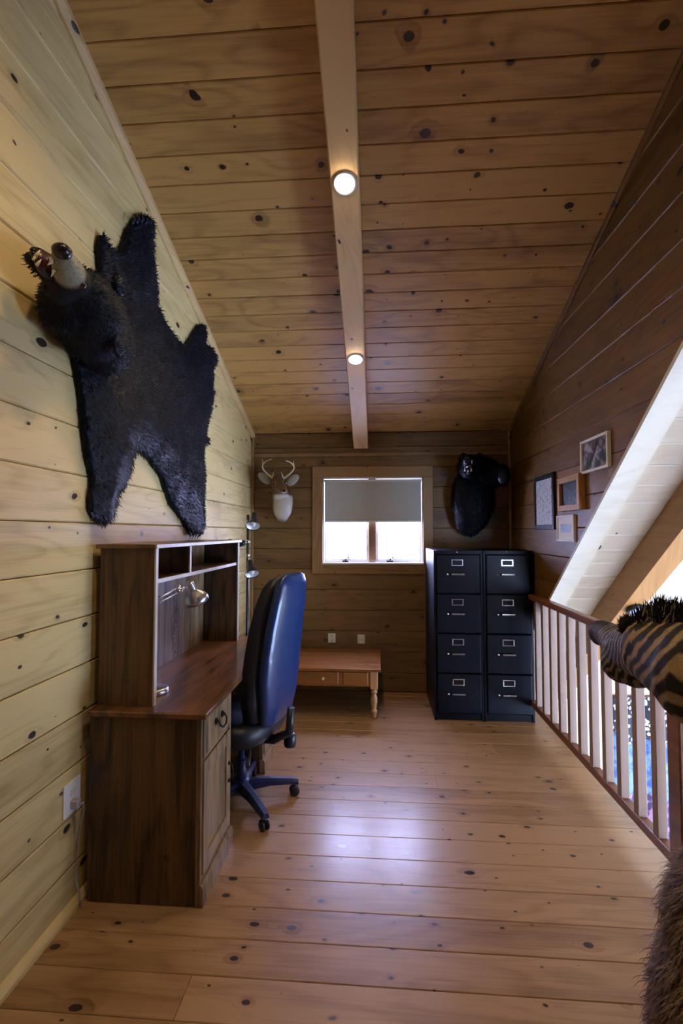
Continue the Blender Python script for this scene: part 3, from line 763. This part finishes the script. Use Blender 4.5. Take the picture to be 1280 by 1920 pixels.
# (forward offset, half thickness, half width, height)
sh = [(-.205, .02, .10, .47), (-.215, .036, .15, .50), (-.225, .044, .18, .60), (-.232, .046, .20, .72), (-.245, .045, .20, .85), (-.262, .044, .19, .98), (-.284, .042, .178, 1.10), (-.300, .038, .158, 1.20), (-.305, .028, .13, 1.245), (-.306, .012, .09, 1.262)]
loft(sh, 'back_shell', M['shell'], ch)
cu = [(-.145, .03, .12, .485), (-.145, .055, .18, .51), (-.15, .066, .21, .60), (-.155, .068, .215, .72), (-.172, .066, .212, .85), (-.190, .064, .20, .98), (-.215, .060, .185, 1.10), (-.238, .052, .162, 1.19), (-.252, .036, .13, 1.232), (-.26, .012, .08, 1.246)]
loft(cu, 'back_cushion', M['leather'], ch)
st = [(.06, .20, .20, .375), (.06, .245, .245, .385), (.06, .262, .258, .42), (.06, .262, .258, .455), (.055, .245, .245, .485), (.04, .20, .20, .50), (.03, .10, .10, .503)]
loft(st, 'seat', M['leather'], ch, p=3.5)
mb = MB(); mb.tube([cl(.0, s_, .375) for s_ in (-.1, .1)], .03, 12); mb.tube([cl(-.02, 0, .36), cl(-.20, 0, .37), cl(-.29, 0, .42), cl(-.30, 0, .55)], [.03, .025, .022, .02], 10)
mb.tube([cl(.06, 0, .34), cl(.06, 0, .38)], .07, 16); mb.build('tilt_mechanism', M['black'], ch)
mb = MB(); mb.tube([cl(-.08, .05, .36), cl(-.18, .22, .37), cl(-.20, .27, .345)], [.008, .008, .012], 8); mb.build('tilt_lever', M['black'], ch)
MB().lathe([(0, -.035), (.03, -.035), (.034, -.02), (.034, .02), (.026, .035), (0, .035)], cl(-.27, -.05, .36), 14).build('tension_knob', M['black'], ch)
mb = MB().tube([cl(.06-.06, 0, .10), cl(0, 0, .24)], .030, 14); mb.tube([cl(0, 0, .24), cl(0, 0, .37)], .018, 12); mb.build('gas_column', M['bblack'], ch)
hub = cl(0, 0, 0)
MB().lathe([(0, .07), (.045, .07), (.05, .09), (.045, .125), (.03, .135), (0, .135)], hub, 18).build('hub', M['bblack'], ch)
t1 = (at(543, 1478, 'z', .04)-hub); a0 = math.atan2(t1.y, t1.x)
for k in range(5):
    a = a0+k*2*math.pi/5; d = Vector((math.cos(a), math.sin(a), 0)); s_ = Vector((-d.y, d.x, 0))
    vv = []
    for t_, hw, zt_, zb in ((.035, .030, .125, .075), (.16, .026, .118, .082), (.28, .022, .098, .070), (.315, .018, .088, .062)):
        c_ = hub+d*t_
        vv += [c_+s_*hw+Vector((0, 0, zb)), c_+s_*hw+Vector((0, 0, zt_-.012)), c_+s_*hw*.5+Vector((0, 0, zt_)), c_-s_*hw*.5+Vector((0, 0, zt_)), c_-s_*hw+Vector((0, 0, zt_-.012)), c_-s_*hw+Vector((0, 0, zb))]
    ff = [tuple(range(6))[::-1], tuple(range(18, 24))]+[(i*6+j, i*6+(j+1) % 6, (i+1)*6+(j+1) % 6, (i+1)*6+j) for i in range(3) for j in range(6)]
    leg = MB().add(vv, ff).build('leg', M['bblack'], ch)
    c_ = hub+d*.295; mb = MB()
    for o_ in (-.014, .014): mb.lathe([(0, -.009), (.020, -.009), (.027, -.005), (.027, .005), (.020, .009), (0, .009)], c_+s_*o_+Vector((0, 0, .027)), 14, s_)
    mb.tube([c_+Vector((0, 0, .03)), c_+Vector((0, 0, .075))], .007, 8); mb.box(tuple(c_+Vector((-.012, -.012, .03))), tuple(c_+Vector((.012, .012, .056))), .004)
    mb.build('caster', M['black'], leg)

# ------------------------------------------------------------------ floor lamp beyond the desk
fx, fy = -.955, 3.56
fl_ = thing('floor_lamp', (fx, fy, 0), 'black pole floor lamp with three cone spot heads beyond the hutch', 'lamp')
MB().lathe([(0, 0), (.125, 0), (.128, .010), (.11, .020), (.02, .026), (0, .026)], (fx, fy, 0), 28).build('base', M['black'], fl_)
MB().tube([(fx, fy, .02), (fx, fy, 1.61)], .0105, 14).build('pole', M['black'], fl_)
def spot(jz, c, ax, lens=True):
    c = Vector(c); ax = Vector(ax).normalized(); j = Vector((fx, fy, jz))
    sh_ = MB().lathe([(0, -.02), (.018, -.02), (.022, -.01), (.024, .035), (.032, .05), (.054, .092), (.056, .096), (.053, .096), (.03, .055), (0, .045)], c, 24, ax).build('spot_shade', M['black'], fl_)
    MB().lathe([(.052, .0935), (.035, .072), (.0, .064)], c, 24, ax).build('reflector', M['reflector'], sh_)
    MB().ball(c+ax*.078, .019, 12).build('bulb', M['white'], sh_)
    MB().tube([j, c], .007, 8).ball(j, .016, 10).build('swivel_arm', M['chrome'], fl_)
spot(1.56, at(476, 967, 'y', 3.53), (.10, -.60, -.85)); spot(1.31, at(469, 1056, 'y', 3.53), (.28, -.50, -.80)); spot(1.41, (fx-.035, fy-.02, 1.40), (-1, .25, -.25))

# ------------------------------------------------------------------ coffee table
ct = thing('side_table', (-.52, 4.22, 0), 'low honey-stained table with turned legs against the back wall', 'table')
TX0, TX1, TY0, TY1, TZ = -1.08, .03, 3.89, 4.55, .40
mb = MB()
for i in range(5):
    a = TY0+(TY1-TY0)*i/5; mb.box((TX0+.0, a+.0005, TZ-.022), (TX1, a+(TY1-TY0)/5-.0005, TZ), .002)
mb.build('tabletop', M['red_x'], ct)
mb = MB().box((TX0+.03, TY0+.03, TZ-.145), (TX1-.03, TY0+.048, TZ-.022)).box((TX0+.03, TY1-.048, TZ-.145), (TX1-.03, TY1-.03, TZ-.022)).box((TX0+.03, TY0+.05, TZ-.145), (TX0+.048, TY1-.05, TZ-.022)).box((TX1-.048, TY0+.05, TZ-.145), (TX1-.03, TY1-.05, TZ-.022))
mb.build('apron', M['red_x'], ct)
dr = MB().box((-.75, TY0+.022, TZ-.130), (-.31, TY0+.032, TZ-.032), .003).build('drawer', M['red_x'], ct)
MB().lathe([(0, .0), (.006, .0), (.006, .010), (.013, .016), (.011, .024), (0, .026)], (-.43, TY0+.022, TZ-.082), 14, (0, -1, 0)).build('knob', M['antler'], dr)
MB().box((-.27, TY0+.022, TZ-.130), (-.075, TY0+.032, TZ-.032), .003).build('front_panel', M['red_x'], ct)
prof = [(0, 0), (.014, 0), (.018, .02), (.020, .04), (.026, .055), (.026, .065), (.017, .075), (.020, .09), (.027, .14), (.026, .165), (.018, .19), (.018, .196), (.027, .205), (.027, .217), (.020, .225), (.020, .236), (0, .236)]
for x_, y_ in ((TX1-.055, TY0+.055), (TX1-.055, TY1-.055), (TX0+.055, TY0+.055), (TX0+.055, TY1-.055)):
    mb = MB().lathe(prof, (x_, y_, 0), 18); mb.box((x_-.03, y_-.03, .236), (x_+.03, y_+.03, TZ-.022), .003); mb.build('leg', M['red_z'], ct)

# ------------------------------------------------------------------ filing cabinets
def cabinet(x0, label):
    W_, H_, y0, y1 = .384, 1.335, 3.93, 4.585
    c = thing('filing_cabinet', (x0+W_/2, (y0+y1)/2, 0), label, 'filing cabinet')
    mb = MB().box((x0, y0+.012, 0), (x0+.018, y1, H_), .002).box((x0+W_-.018, y0+.012, 0), (x0+W_, y1, H_), .002)
    mb.box((x0+.018, y0+.012, H_-.03), (x0+W_-.018, y1, H_), .002).box((x0+.018, y1-.018, 0), (x0+W_-.018, y1, H_-.03)).box((x0+.018, y0+.03, 0), (x0+W_-.018, y1-.018, .05))
    mb.box((x0+.018, y0+.035, .05), (x0+W_-.018, y0+.045, H_-.03))
    mb.build('cabinet_body', M['steel'], c)
    for k in range(4):
        z1 = H_-.034-k*.312; z0 = z1-.304
        d_ = MB().box((x0+.022, y0, z0), (x0+W_-.022, y0+.034, z1), .005).build('drawer', M['steel'], c)
        xc = x0+W_/2-.008; zl = z1-.062
        mb = MB()
        for a, b_ in (((xc-.046, zl-.026), (xc+.046, zl-.018)), ((xc-.046, zl+.018), (xc+.046, zl+.026)), ((xc-.046, zl-.018), (xc-.037, zl+.018)), ((xc+.037, zl-.018), (xc+.046, zl+.018))):
            mb.box((a[0], y0-.005, a[1]), (b_[0], y0+.001, b_[1]), .001)
        mb.build('label_holder', M['chrome'], d_)
        zh = z1-.155
        mb = MB().prism([(xc-.048, y0-.016, zh-.008), (xc-.048, y0-.022, zh-.002), (xc-.048, y0-.020, zh+.008), (xc-.048, y0, zh+.012), (xc-.048, y0, zh+.004)], (.100, 0, 0))
        mb.build('drawer_pull', M['chrome'], d_)
        MB().lathe([(0, 0), (.009, 0), (.010, .006), (.007, .012), (0, .013)], (xc-.078, y0, zh+.002), 12, (0, -1, 0)).build('thumb_latch', M['chrome'], d_)
    MB().lathe([(0, 0), (.008, 0), (.008, .005), (0, .006)], (x0+W_/2-.008, y0+.012, H_-.014), 14, (0, -1, 0)).build('lock', M['chrome'], c)
cabinet(.452, 'tall black four drawer filing cabinet, the one nearer the window')
cabinet(.840, 'tall black four drawer filing cabinet, the one nearer the railing')

# ------------------------------------------------------------------ pictures on the right wall
def frame(y0, y1, z0, z1, fw, dep, fmat, pic, label, matw=0.0, name='picture_frame'):
    t = thing(name, (XR, (y0+y1)/2, (z0+z1)/2), label, 'picture'); x1, x0 = XR-.0005, XR-dep
    mb = MB().box((x0, y0, z0), (x1, y0+fw, z1), .002).box((x0, y1-fw, z0), (x1, y1, z1), .002).box((x0, y0+fw, z0), (x1, y1-fw, z0+fw), .002).box((x0, y0+fw, z1-fw), (x1, y1-fw, z1), .002)
    mb.build('frame', fmat, t)
    xi = x0+dep*.45
    if matw:
        MB().box((xi, y0+fw, z0+fw), (x1, y1-fw, z1-fw)).build('mount_board', M['mat_pale'], t)
        MB().box((xi-.001, y0+fw+matw, z0+fw+matw), (xi+.001, y1-fw-matw, z1-fw-matw)).build('print', pic, t, origin=(xi, (y0+y1)/2, (z0+z1)/2))
    else:
        MB().box((xi, y0+fw, z0+fw), (x1, y1-fw, z1-fw)).build('print', pic, t, origin=(xi, (y0+y1)/2, (z0+z1)/2))
frame(3.46, 3.885, 1.50, 1.902, .035, .020, M['frame_black'], picture('pale_print', 'print'), 'pale line print in a black frame, leftmost of the wall pictures')
frame(2.985, 3.335, 1.615, 1.835, .038, .040, M['rafter'], picture('dark_photograph', 'darkphoto'), 'small dark picture in a deep wooden frame')
frame(3.13, 3.42, 1.419, 1.592, .014, .018, M['frame_white'], picture('small_photograph', 'dark'), 'small dark photo with wide white mount, lowest of the wall pictures', .045)
frame(2.655, 3.0, 1.825, 2.02, .016, .022, M['frame_white'], picture('grey_photograph', 'photo'), 'black and white photo in a white frame, highest of the wall pictures')

# ------------------------------------------------------------------ outlets
def outlet(c, n, s_, w_, h_, label, plug=False, mat=None):
    c, n, s_ = Vector(c), Vector(n), Vector(s_); mat = mat or M['white']
    t = thing('wall_outlet', c, label, 'outlet'); u = Vector((0, 0, 1))
    def bx(cc, hs, hu, d0, d1, m_, nm):
        a = cc-s_*hs-u*hu+n*d0; b_ = cc+s_*hs+u*hu+n*d1
        return MB().box(tuple(a), tuple(b_), .0012).build(nm, m_, t)
    bx(c, w_/2, h_/2, .0003, .006, mat, 'cover_plate')
    for dz in (-.026, .020): bx(c+u*dz, .015, .012, .006, .0085, M['offwhite'] if mat is M['white'] else M['white'], 'receptacle')
    if plug: bx(c-u*.026, .014, .014, .0085, .035, M['cord'], 'plug')
    return t
oc = at(133, 1494, 'x', XL); oc.x = XL
outlet(oc, (1, 0, 0), (0, 1, 0), .105, .125, 'white wall outlet with a plugged-in cord low on the left wall', True)
mb = MB(); pc = Vector((XL+.035, oc.y, oc.z-.026))
mb.tube([pc, pc+Vector((.010, .010, .0)), pc+Vector((.004, .026, -.03)), (XL+.010, oc.y+.030, .25), (XL+.008, oc.y+.030, .12), (XL+.026, oc.y+.030, .05), (XL+.028, oc.y+.030, .004)], .0035, 8)
tag(mb.build('power_cord', M['cord']), 'thin pale cord dropping from the outlet behind the desk side', 'cord')
o1 = at(622, 1196, 'y', YB); o2 = at(677, 1198, 'y', YB)
outlet((o1.x, YB, o1.z), (0, -1, 0), (1, 0, 0), .07, .085, 'small white outlet above the table, the left of two')
outlet((o2.x, YB, o2.z), (0, -1, 0), (1, 0, 0), .07, .085, 'small ivory outlet above the table, the right of two', mat=M['offwhite'])

# ------------------------------------------------------------------ deer head
dm = thing('deer_mount', (-.85, YB, 1.9), 'mounted antlered deer head with white throat left of the window', 'trophy')
def Y(px, py, y): return at(px, py, 'y', y)
nose = Y(533, 921, 4.13); fore = Y(521, 902, 4.30)
def dcol(p):
    brown = (0.16, 0.085, 0.04); white = (0.62, 0.58, 0.50); pale = (0.30, 0.20, 0.12)
    thr = Y(530, 925, 4.35)
    zt_ = thr.z
    if p.y > 4.20 and p.z < zt_-.0:
        dx_ = abs(p.x-Y(530, 940, 4.35).x); t_ = max(0, min(1, (.105-dx_)/.03))*max(0, min(1, (zt_-p.z)/.02))
        t_ *= max(0, min(1, (p.z-(zt_-.27))/.05))
        return tuple(brown[i]*(1-t_)+white[i]*t_ for i in range(3))
    if (p-nose).length < .05 and p.z < nose.z-.005: return white
    for e in eyes:
        if .010 < (p-e).length < .030: return pale
    return brown
eyes = [Y(512, 906, 4.24), Y(535, 905, 4.24)]
dh = blob('head', [('b', Y(528, 940, 4.52), (.105, .08, .15)), ('b', Y(529, 950, 4.45), (.092, .10, .125)), ('c', Y(527, 938, 4.46), .085, Y(521, 905, 4.36), .060), ('b', Y(529, 966, 4.54), (.06, .05, .07)),
    ('b', Y(521, 903, 4.32), (.058, .065, .055)), ('c', Y(523, 906, 4.28), .046, Y(531, 918, 4.16), .027), ('b', Y(532, 920, 4.15), (.026, .024, .022))], M['vc'], dm, .006, 5, dcol)
tufts('fur', dh, 5000, lambda p: Vector((0, .3, -1)), .014, .0022, M['vc'], dm, lift=.2, seed=12, keep=lambda c, n: c.y < 4.59 and (c-nose).length > .05, colour=dcol)
MB().ball(nose+Vector((0, -.012, .002)), (.020, .012, .013), 12).build('nose', M['nose'], dm)
for e in eyes: MB().ball(e, .012, 12).build('eye', M['eye'], dm)
def dear(pts_, name='ear'):
    a, b_ = pts_; d = b_-a; L_ = d.length; d.normalize()
    rot = Vector((0, 0, 1)).rotation_difference(d).to_matrix()
    c = blob(name, [('b', (a+b_)/2, (.040, .016, L_/2), rot)], M['vc'], dm, .005, 2, lambda p: (0.42, 0.40, 0.36) if p.y < (a.y+b_.y)/2 else (0.15, 0.085, 0.045))
dear((Y(506, 906, 4.36), Y(484, 886, 4.38))); dear((Y(539, 910, 4.36), Y(560, 889, 4.38)))
def bez(P_, n=14):
    out = []
    for i in range(len(P_)-1):
        p0 = P_[max(i-1, 0)]; p1 = P_[i]; p2 = P_[i+1]; p3 = P_[min(i+2, len(P_)-1)]
        for k in range(n):
            t_ = k/n; out.append(.5*((2*p1)+(p2-p0)*t_+(2*p0-5*p1+4*p2-p3)*t_*t_+(3*p1-p0-3*p2+p3)*t_**3))
    out.append(P_[-1]); return out
for pp, tine in (([(514,898),(503,890),(494,881),(492,873),(498,865),(509,861)], [(512,896),(512,886)]), ([(530,898),(539,892),(548,883),(551,876),(546,868),(536,864)], [(531,897),(527,885)])):
    ys = [4.34, 4.33, 4.30, 4.26, 4.20, 4.14]
    P_ = bez([Y(a, b_, ys[i]) for i, (a, b_) in enumerate(pp)], 5); n = len(P_)
    mb = MB().tube(P_, [.010-.0065*i/(n-1) for i in range(n)], 8); mb.tube([Y(*tine[0], 4.33), Y(tine[1][0], tine[1][1], 4.27)], [.009, .002], 8)
    mid = P_[int(n*.62)]; mb.tube([mid, mid+Vector((0, -.02, .05))], [.007, .002], 8)
    mb.build('antler', M['antler'], dm)

# ------------------------------------------------------------------ dark half-body bear mount right of the window
bm_ = thing('bear_mount', (.9, YB, 1.75), 'black furry bear shoulder mount with bared teeth above the filing cabinets', 'trophy')
bb = blob('body', [('b', Y(886, 935, 4.46), (.19, .15, .30)), ('b', Y(880, 965, 4.48), (.14, .12, .19)), ('b', Y(905, 890, 4.46), (.17, .14, .16)), ('b', Y(880, 876, 4.28), (.10, .12, .10)),
    ('c', Y(878, 872, 4.22), .062, Y(876, 864, 4.06), .036), ('c', Y(880, 884, 4.20), .045, Y(879, 884, 4.08), .024),
    ('c', Y(915, 890, 4.40), .09, Y(940, 885, 4.18), .062), ('b', Y(944, 892, 4.12), (.055, .06, .075)), ('b', Y(868, 856, 4.30), (.03, .02, .035)), ('b', Y(898, 856, 4.30), (.03, .02, .035))], M['fur'], bm_, .008, 4)
tufts('fur', bb, 16000, lambda p: Vector((0, -.1, -1)), .035, .004, M['fur'], bm_, lift=.35, seed=14, keep=lambda c, n: c.y < 4.595 and c.y > 4.12)
MB().ball(Y(876, 858, 4.02), (.018, .014, .012), 12).build('nose', M['nose'], bm_)
MB().ball(Y(878, 875, 4.10), (.03, .06, .018), 12).build('mouth_lining', M['mouth'], bm_)
for px, py, dz in ((870, 866, -1), (876, 862, -.5), (884, 866, -1), (871, 881, 1), (883, 881, 1), (877, 883, .5)):
    p = Y(px, py, 4.045); MB().tube([p-Vector((0, 0, .012*dz)), p+Vector((0, 0, .018*dz))], [.0075, .002], 8).build('tooth', M['tooth'], bm_)

# ------------------------------------------------------------------ zebra mount by the railing
zb = thing('zebra_mount', (1.08, 1.50, 0), 'striped zebra head mount with upright mane in front of the railing', 'trophy')
mz = Y(1130, 1184, 1.93); ck = Y(1180, 1218, 1.76); nk = Y(1236, 1222, 1.62); nb_ = Y(1335, 1268, 1.46)

def _bz(P_):
    return bez(P_, 6)
zaxis = _bz([mz, ck, nk, nb_])
def zpar(p):
    best = (9, 0, None); acc = 0
    for a, b_ in zip(zaxis, zaxis[1:]):
        d = b_-a; L_ = d.length; t_ = max(0, min(1, (p-a).dot(d)/L_/L_)); q = a+d*t_; e = (p-q).length
        if e < best[0]: best = (e, acc+t_*L_, p-q)
        acc += L_
    return best
def zcol(p):
    e, s_, r_ = zpar(p)
    wv = noise.noise(p*9)*.016+noise.noise(p*22)*.006
    curv = -r_.z*.55+abs(r_.z)*.3
    s2 = s_+curv+wv
    if s_ < .055+wv*.8: 
        return (0.035, 0.022, 0.016)
    ph = s2/.021 if s2 < .22 else .22/.021+math.log(1+(s2-.22)*.13/.021)/.13
    v = math.sin(ph*2*math.pi)
    t_ = max(0, min(1, v*2.4+1.15)); dk = (0.012, 0.009, 0.009)
    lt = (0.24, 0.19, 0.145) if s_ < .26 else (0.33, 0.22, 0.11)
    return tuple(lt[i]*(1-t_)+dk[i]*t_ for i in range(3))
rot = None
zel = [('c', mz, .042, ck, .072), ('b', mz+Vector((-.004, .01, -.008)), (.042, .045, .048)), ('b', ck+Vector((0, .0, -.012)), (.080, .08, .095)), ('b', Y(1166, 1240, 1.78), (.068, .07, .075)), ('b', Y(1192, 1252, 1.74), (.07, .07, .066)), ('c', ck, .082, nk, .105), ('c', nk, .112, nb_, .16),
       ('b', nk+Vector((.03, 0, -.03)), (.10, .09, .12)), ('c', nb_, .155, Vector((1.12, 1.46, .98)), .14)]
zbody = blob('head_and_neck', zel, M['vc'], zb, .0042, 3, zcol)
tufts('coat', zbody, 9000, lambda p: Vector((.5, -.5, -.6)), .009, .0018, M['vc'], zb, lift=.15, seed=21, colour=zcol)
# mane: upright bristle locks along the crest
ml = MB(); rg = random.Random(33); C_ = []
crest = bez([Y(1180, 1188, 1.70), Y(1198, 1170, 1.66), Y(1226, 1154, 1.60), Y(1262, 1152, 1.54), Y(1310, 1160, 1.48)], 12)
V, Fc, C_ = [], [], []
for k in range(1500):
    t_ = rg.random(); i = int(t_*(len(crest)-1)); q = crest[i].lerp(crest[min(i+1, len(crest)-1)], rg.random())
    q = q+Vector((rg.gauss(0, .013), rg.gauss(0, .013), rg.uniform(-.03, .0)))
    ln = (rg.uniform(.035, .06)+.02*math.sin(t_*23)*.5)*min(1.1, .35+1.5*t_)
    d = Vector((rg.gauss(-.12+.45*t_, .22), rg.gauss(0, .25), 1)).normalized(); s_ = d.cross(Vector((.2, 1, 0))).normalized()*.0026
    o = len(V); V += [q-s_, q+s_, q+d*ln*.6+s_*.7, q+d*ln*.6-s_*.7, q+d*ln]; Fc += [(o, o+1, o+2, o+3), (o+3, o+2, o+4)]
    wv = math.sin(t_*26+1.0); base = (0.40, 0.36, 0.32) if wv > .72 and t_ > .3 else (0.012, 0.010, 0.010); tipc = (0.015, 0.012, 0.012)
    C_ += [base, base, base, base, base if wv > .9 and t_ > .3 else tipc]
m2 = bpy.data.meshes.new('mane'); m2.from_pydata([tuple(v) for v in V], [], Fc); m2.materials.append(M['vc'])
a_ = m2.color_attributes.new('col', 'FLOAT_COLOR', 'POINT'); a_.data.foreach_set('color', [x for c in C_ for x in (*c, 1.0)])
mo = bpy.data.objects.new('mane', m2); col.objects.link(mo); attach(mo, zb); mo['kind'] = 'stuff'
e1 = Y(1172, 1188, 1.68); e2 = Y(1178, 1162, 1.66)
er = blob('ear', [('b', (e1+e2)/2, (.026, .018, .034))], M['vc'], zb, .004, 2, lambda p: (0.015, 0.011, 0.010))
tufts('coat', er, 700, lambda p: Vector((-.1, 0, 1)), .018, .002, M['vc'], zb, lift=.4, seed=23, colour=lambda p: (0.015, 0.011, 0.010))
MB().ball(Y(1150, 1190, 1.80), .010, 10).build('eye', M['eye'], zb)
mb = MB().box((1.02, 1.36, .0), (1.22, 1.56, .04), .006).box((1.07, 1.41, .04), (1.17, 1.51, .86), .006).box((1.03, 1.37, .86), (1.21, 1.55, .90), .006)
mb.build('pedestal', M['rail'], zb)

# ------------------------------------------------------------------ shaggy fur-covered stool, near right
fs = thing('fur_stool', (.798, 1.12, 0), 'shaggy brown fur covered seat at the near right edge of the floor', 'stool')
fb = blob('padded_body', [('b', (.798, 1.12, .36), (.20, .20, .38)), ('b', (.798, 1.12, .62), (.165, .17, .17)), ('b', (.798, 1.12, .18), (.19, .20, .18))], M['brownfur'], fs, .012, 4)
tufts('fur', fb, 24000, lambda p: Vector((-.25, .1, -1)), .065, .0032, M['brownfur'], fs, lift=.10, seed=30, curl=.22, keep=lambda c, n: c.z > .07)

# round black spot fitting under the rafter
sp_y = 2.93
sp = at(1185, 1140, 'x', 1.70); 
def rz(y): return roof(y)-RDp
# place on rafter underside
best = min((abs(((lambda q: (q-Vector((0, 0, EYE))))(Vector((1.69, y_/100, rz(y_/100)))).dot(UP)/(Vector((1.69, y_/100, rz(y_/100)))-Vector((0, 0, EYE))).dot(FW)*F_PX) - (960-1140)), y_/100) for y_ in range(240, 420))[1]
c = Vector((1.685, best, rz(best))); nn = Vector((0, -MRS, -1)).normalized()
sf = thing('rafter_spotlight', c, 'small round black spotlight under the pine rafter beyond the zebra', 'ceiling light')
MB().lathe([(0, 0), (.045, 0), (.055, .004), (.058, .02), (.050, .03), (.040, .03), (.036, .02)], c, 24, nn).build('housing', M['black'], sf)
MB().lathe([(.040, .022), (0, .026)], c, 20, nn).build('lens', M['lens'], sf)

# ------------------------------------------------------------------ great room below, seen between the balusters
m, nt, bs = newmat('patterned_textile'); b = NB(nt)
tc = b.n('ShaderNodeNewGeometry').outputs['Position']; sp_ = b.n('ShaderNodeSeparateXYZ'); b.l(tc, sp_.inputs[0])
vz = sp_.outputs[2]; vzn = b.m('ADD', vz, b.m('MULTIPLY', b.m('SUBTRACT', b.noise(tc, 5, 3), .5), .35)); chk = b.n('ShaderNodeTexVoronoi'); b.l(tc, chk.inputs['Vector']); chk.inputs['Scale'].default_value = 26
spk = b.ramp(chk.outputs['Distance'], .38, .46)
top = b.mix(spk, (.75, .78, .85), (.03, .035, .05)); n2 = b.noise(tc, 14, 3)
blue = b.mix(b.ramp(n2, .4, .6), (.03, .09, .28), (.14, .24, .42)); low = b.mix(b.ramp(n2, .45, .55), (.04, .03, .10), (.32, .17, .28))
c1 = b.mix(b.m('GREATER_THAN', vzn, -.40), blue, top); c2 = b.mix(b.m('LESS_THAN', vzn, -.90), c1, low)
b.l(c2, bs.inputs['Base Color']); bs.inputs['Roughness'].default_value = .8
mb = MB(); n = 60; vv = []; ff = []
for i in range(n+1):
    x_ = 2.15+1.25*i/n
    yo = 4.69-.012*math.sin(i*1.3)
    vv += [(x_, yo, -.02), (x_, yo, -1.75), (x_, yo+.006, -1.75), (x_, yo+.006, -.02)]
for i in range(n):
    for j in range(4): ff.append((i*4+j, i*4+(j+1) % 4, (i+1)*4+(j+1) % 4, (i+1)*4+j))
mb.add(vv, ff, True); tex = mb.build('wall_hanging', m)
tag(tex, 'blue and white patterned hanging seen low between the balusters', 'wall hanging')
mb = MB().tube([(2.10, 4.70, -.02), (3.45, 4.70, -.02)], .010, 10); mb.build('hanging_rod', M['rail'], tex)

# repeats share a group
for o in list(bpy.data.objects):
    g = {'downlight': 'round downlights in the ceiling beam', 'filing_cabinet': 'pair of black filing cabinets', 'picture_frame': 'framed pictures on the right wall',
         'bead_string': 'bead strings inside the hutch', 'wall_outlet': 'wall outlets'}.get(o.name.split('.')[0])
    if g and o.parent is None and 'label' in o: o['group'] = g
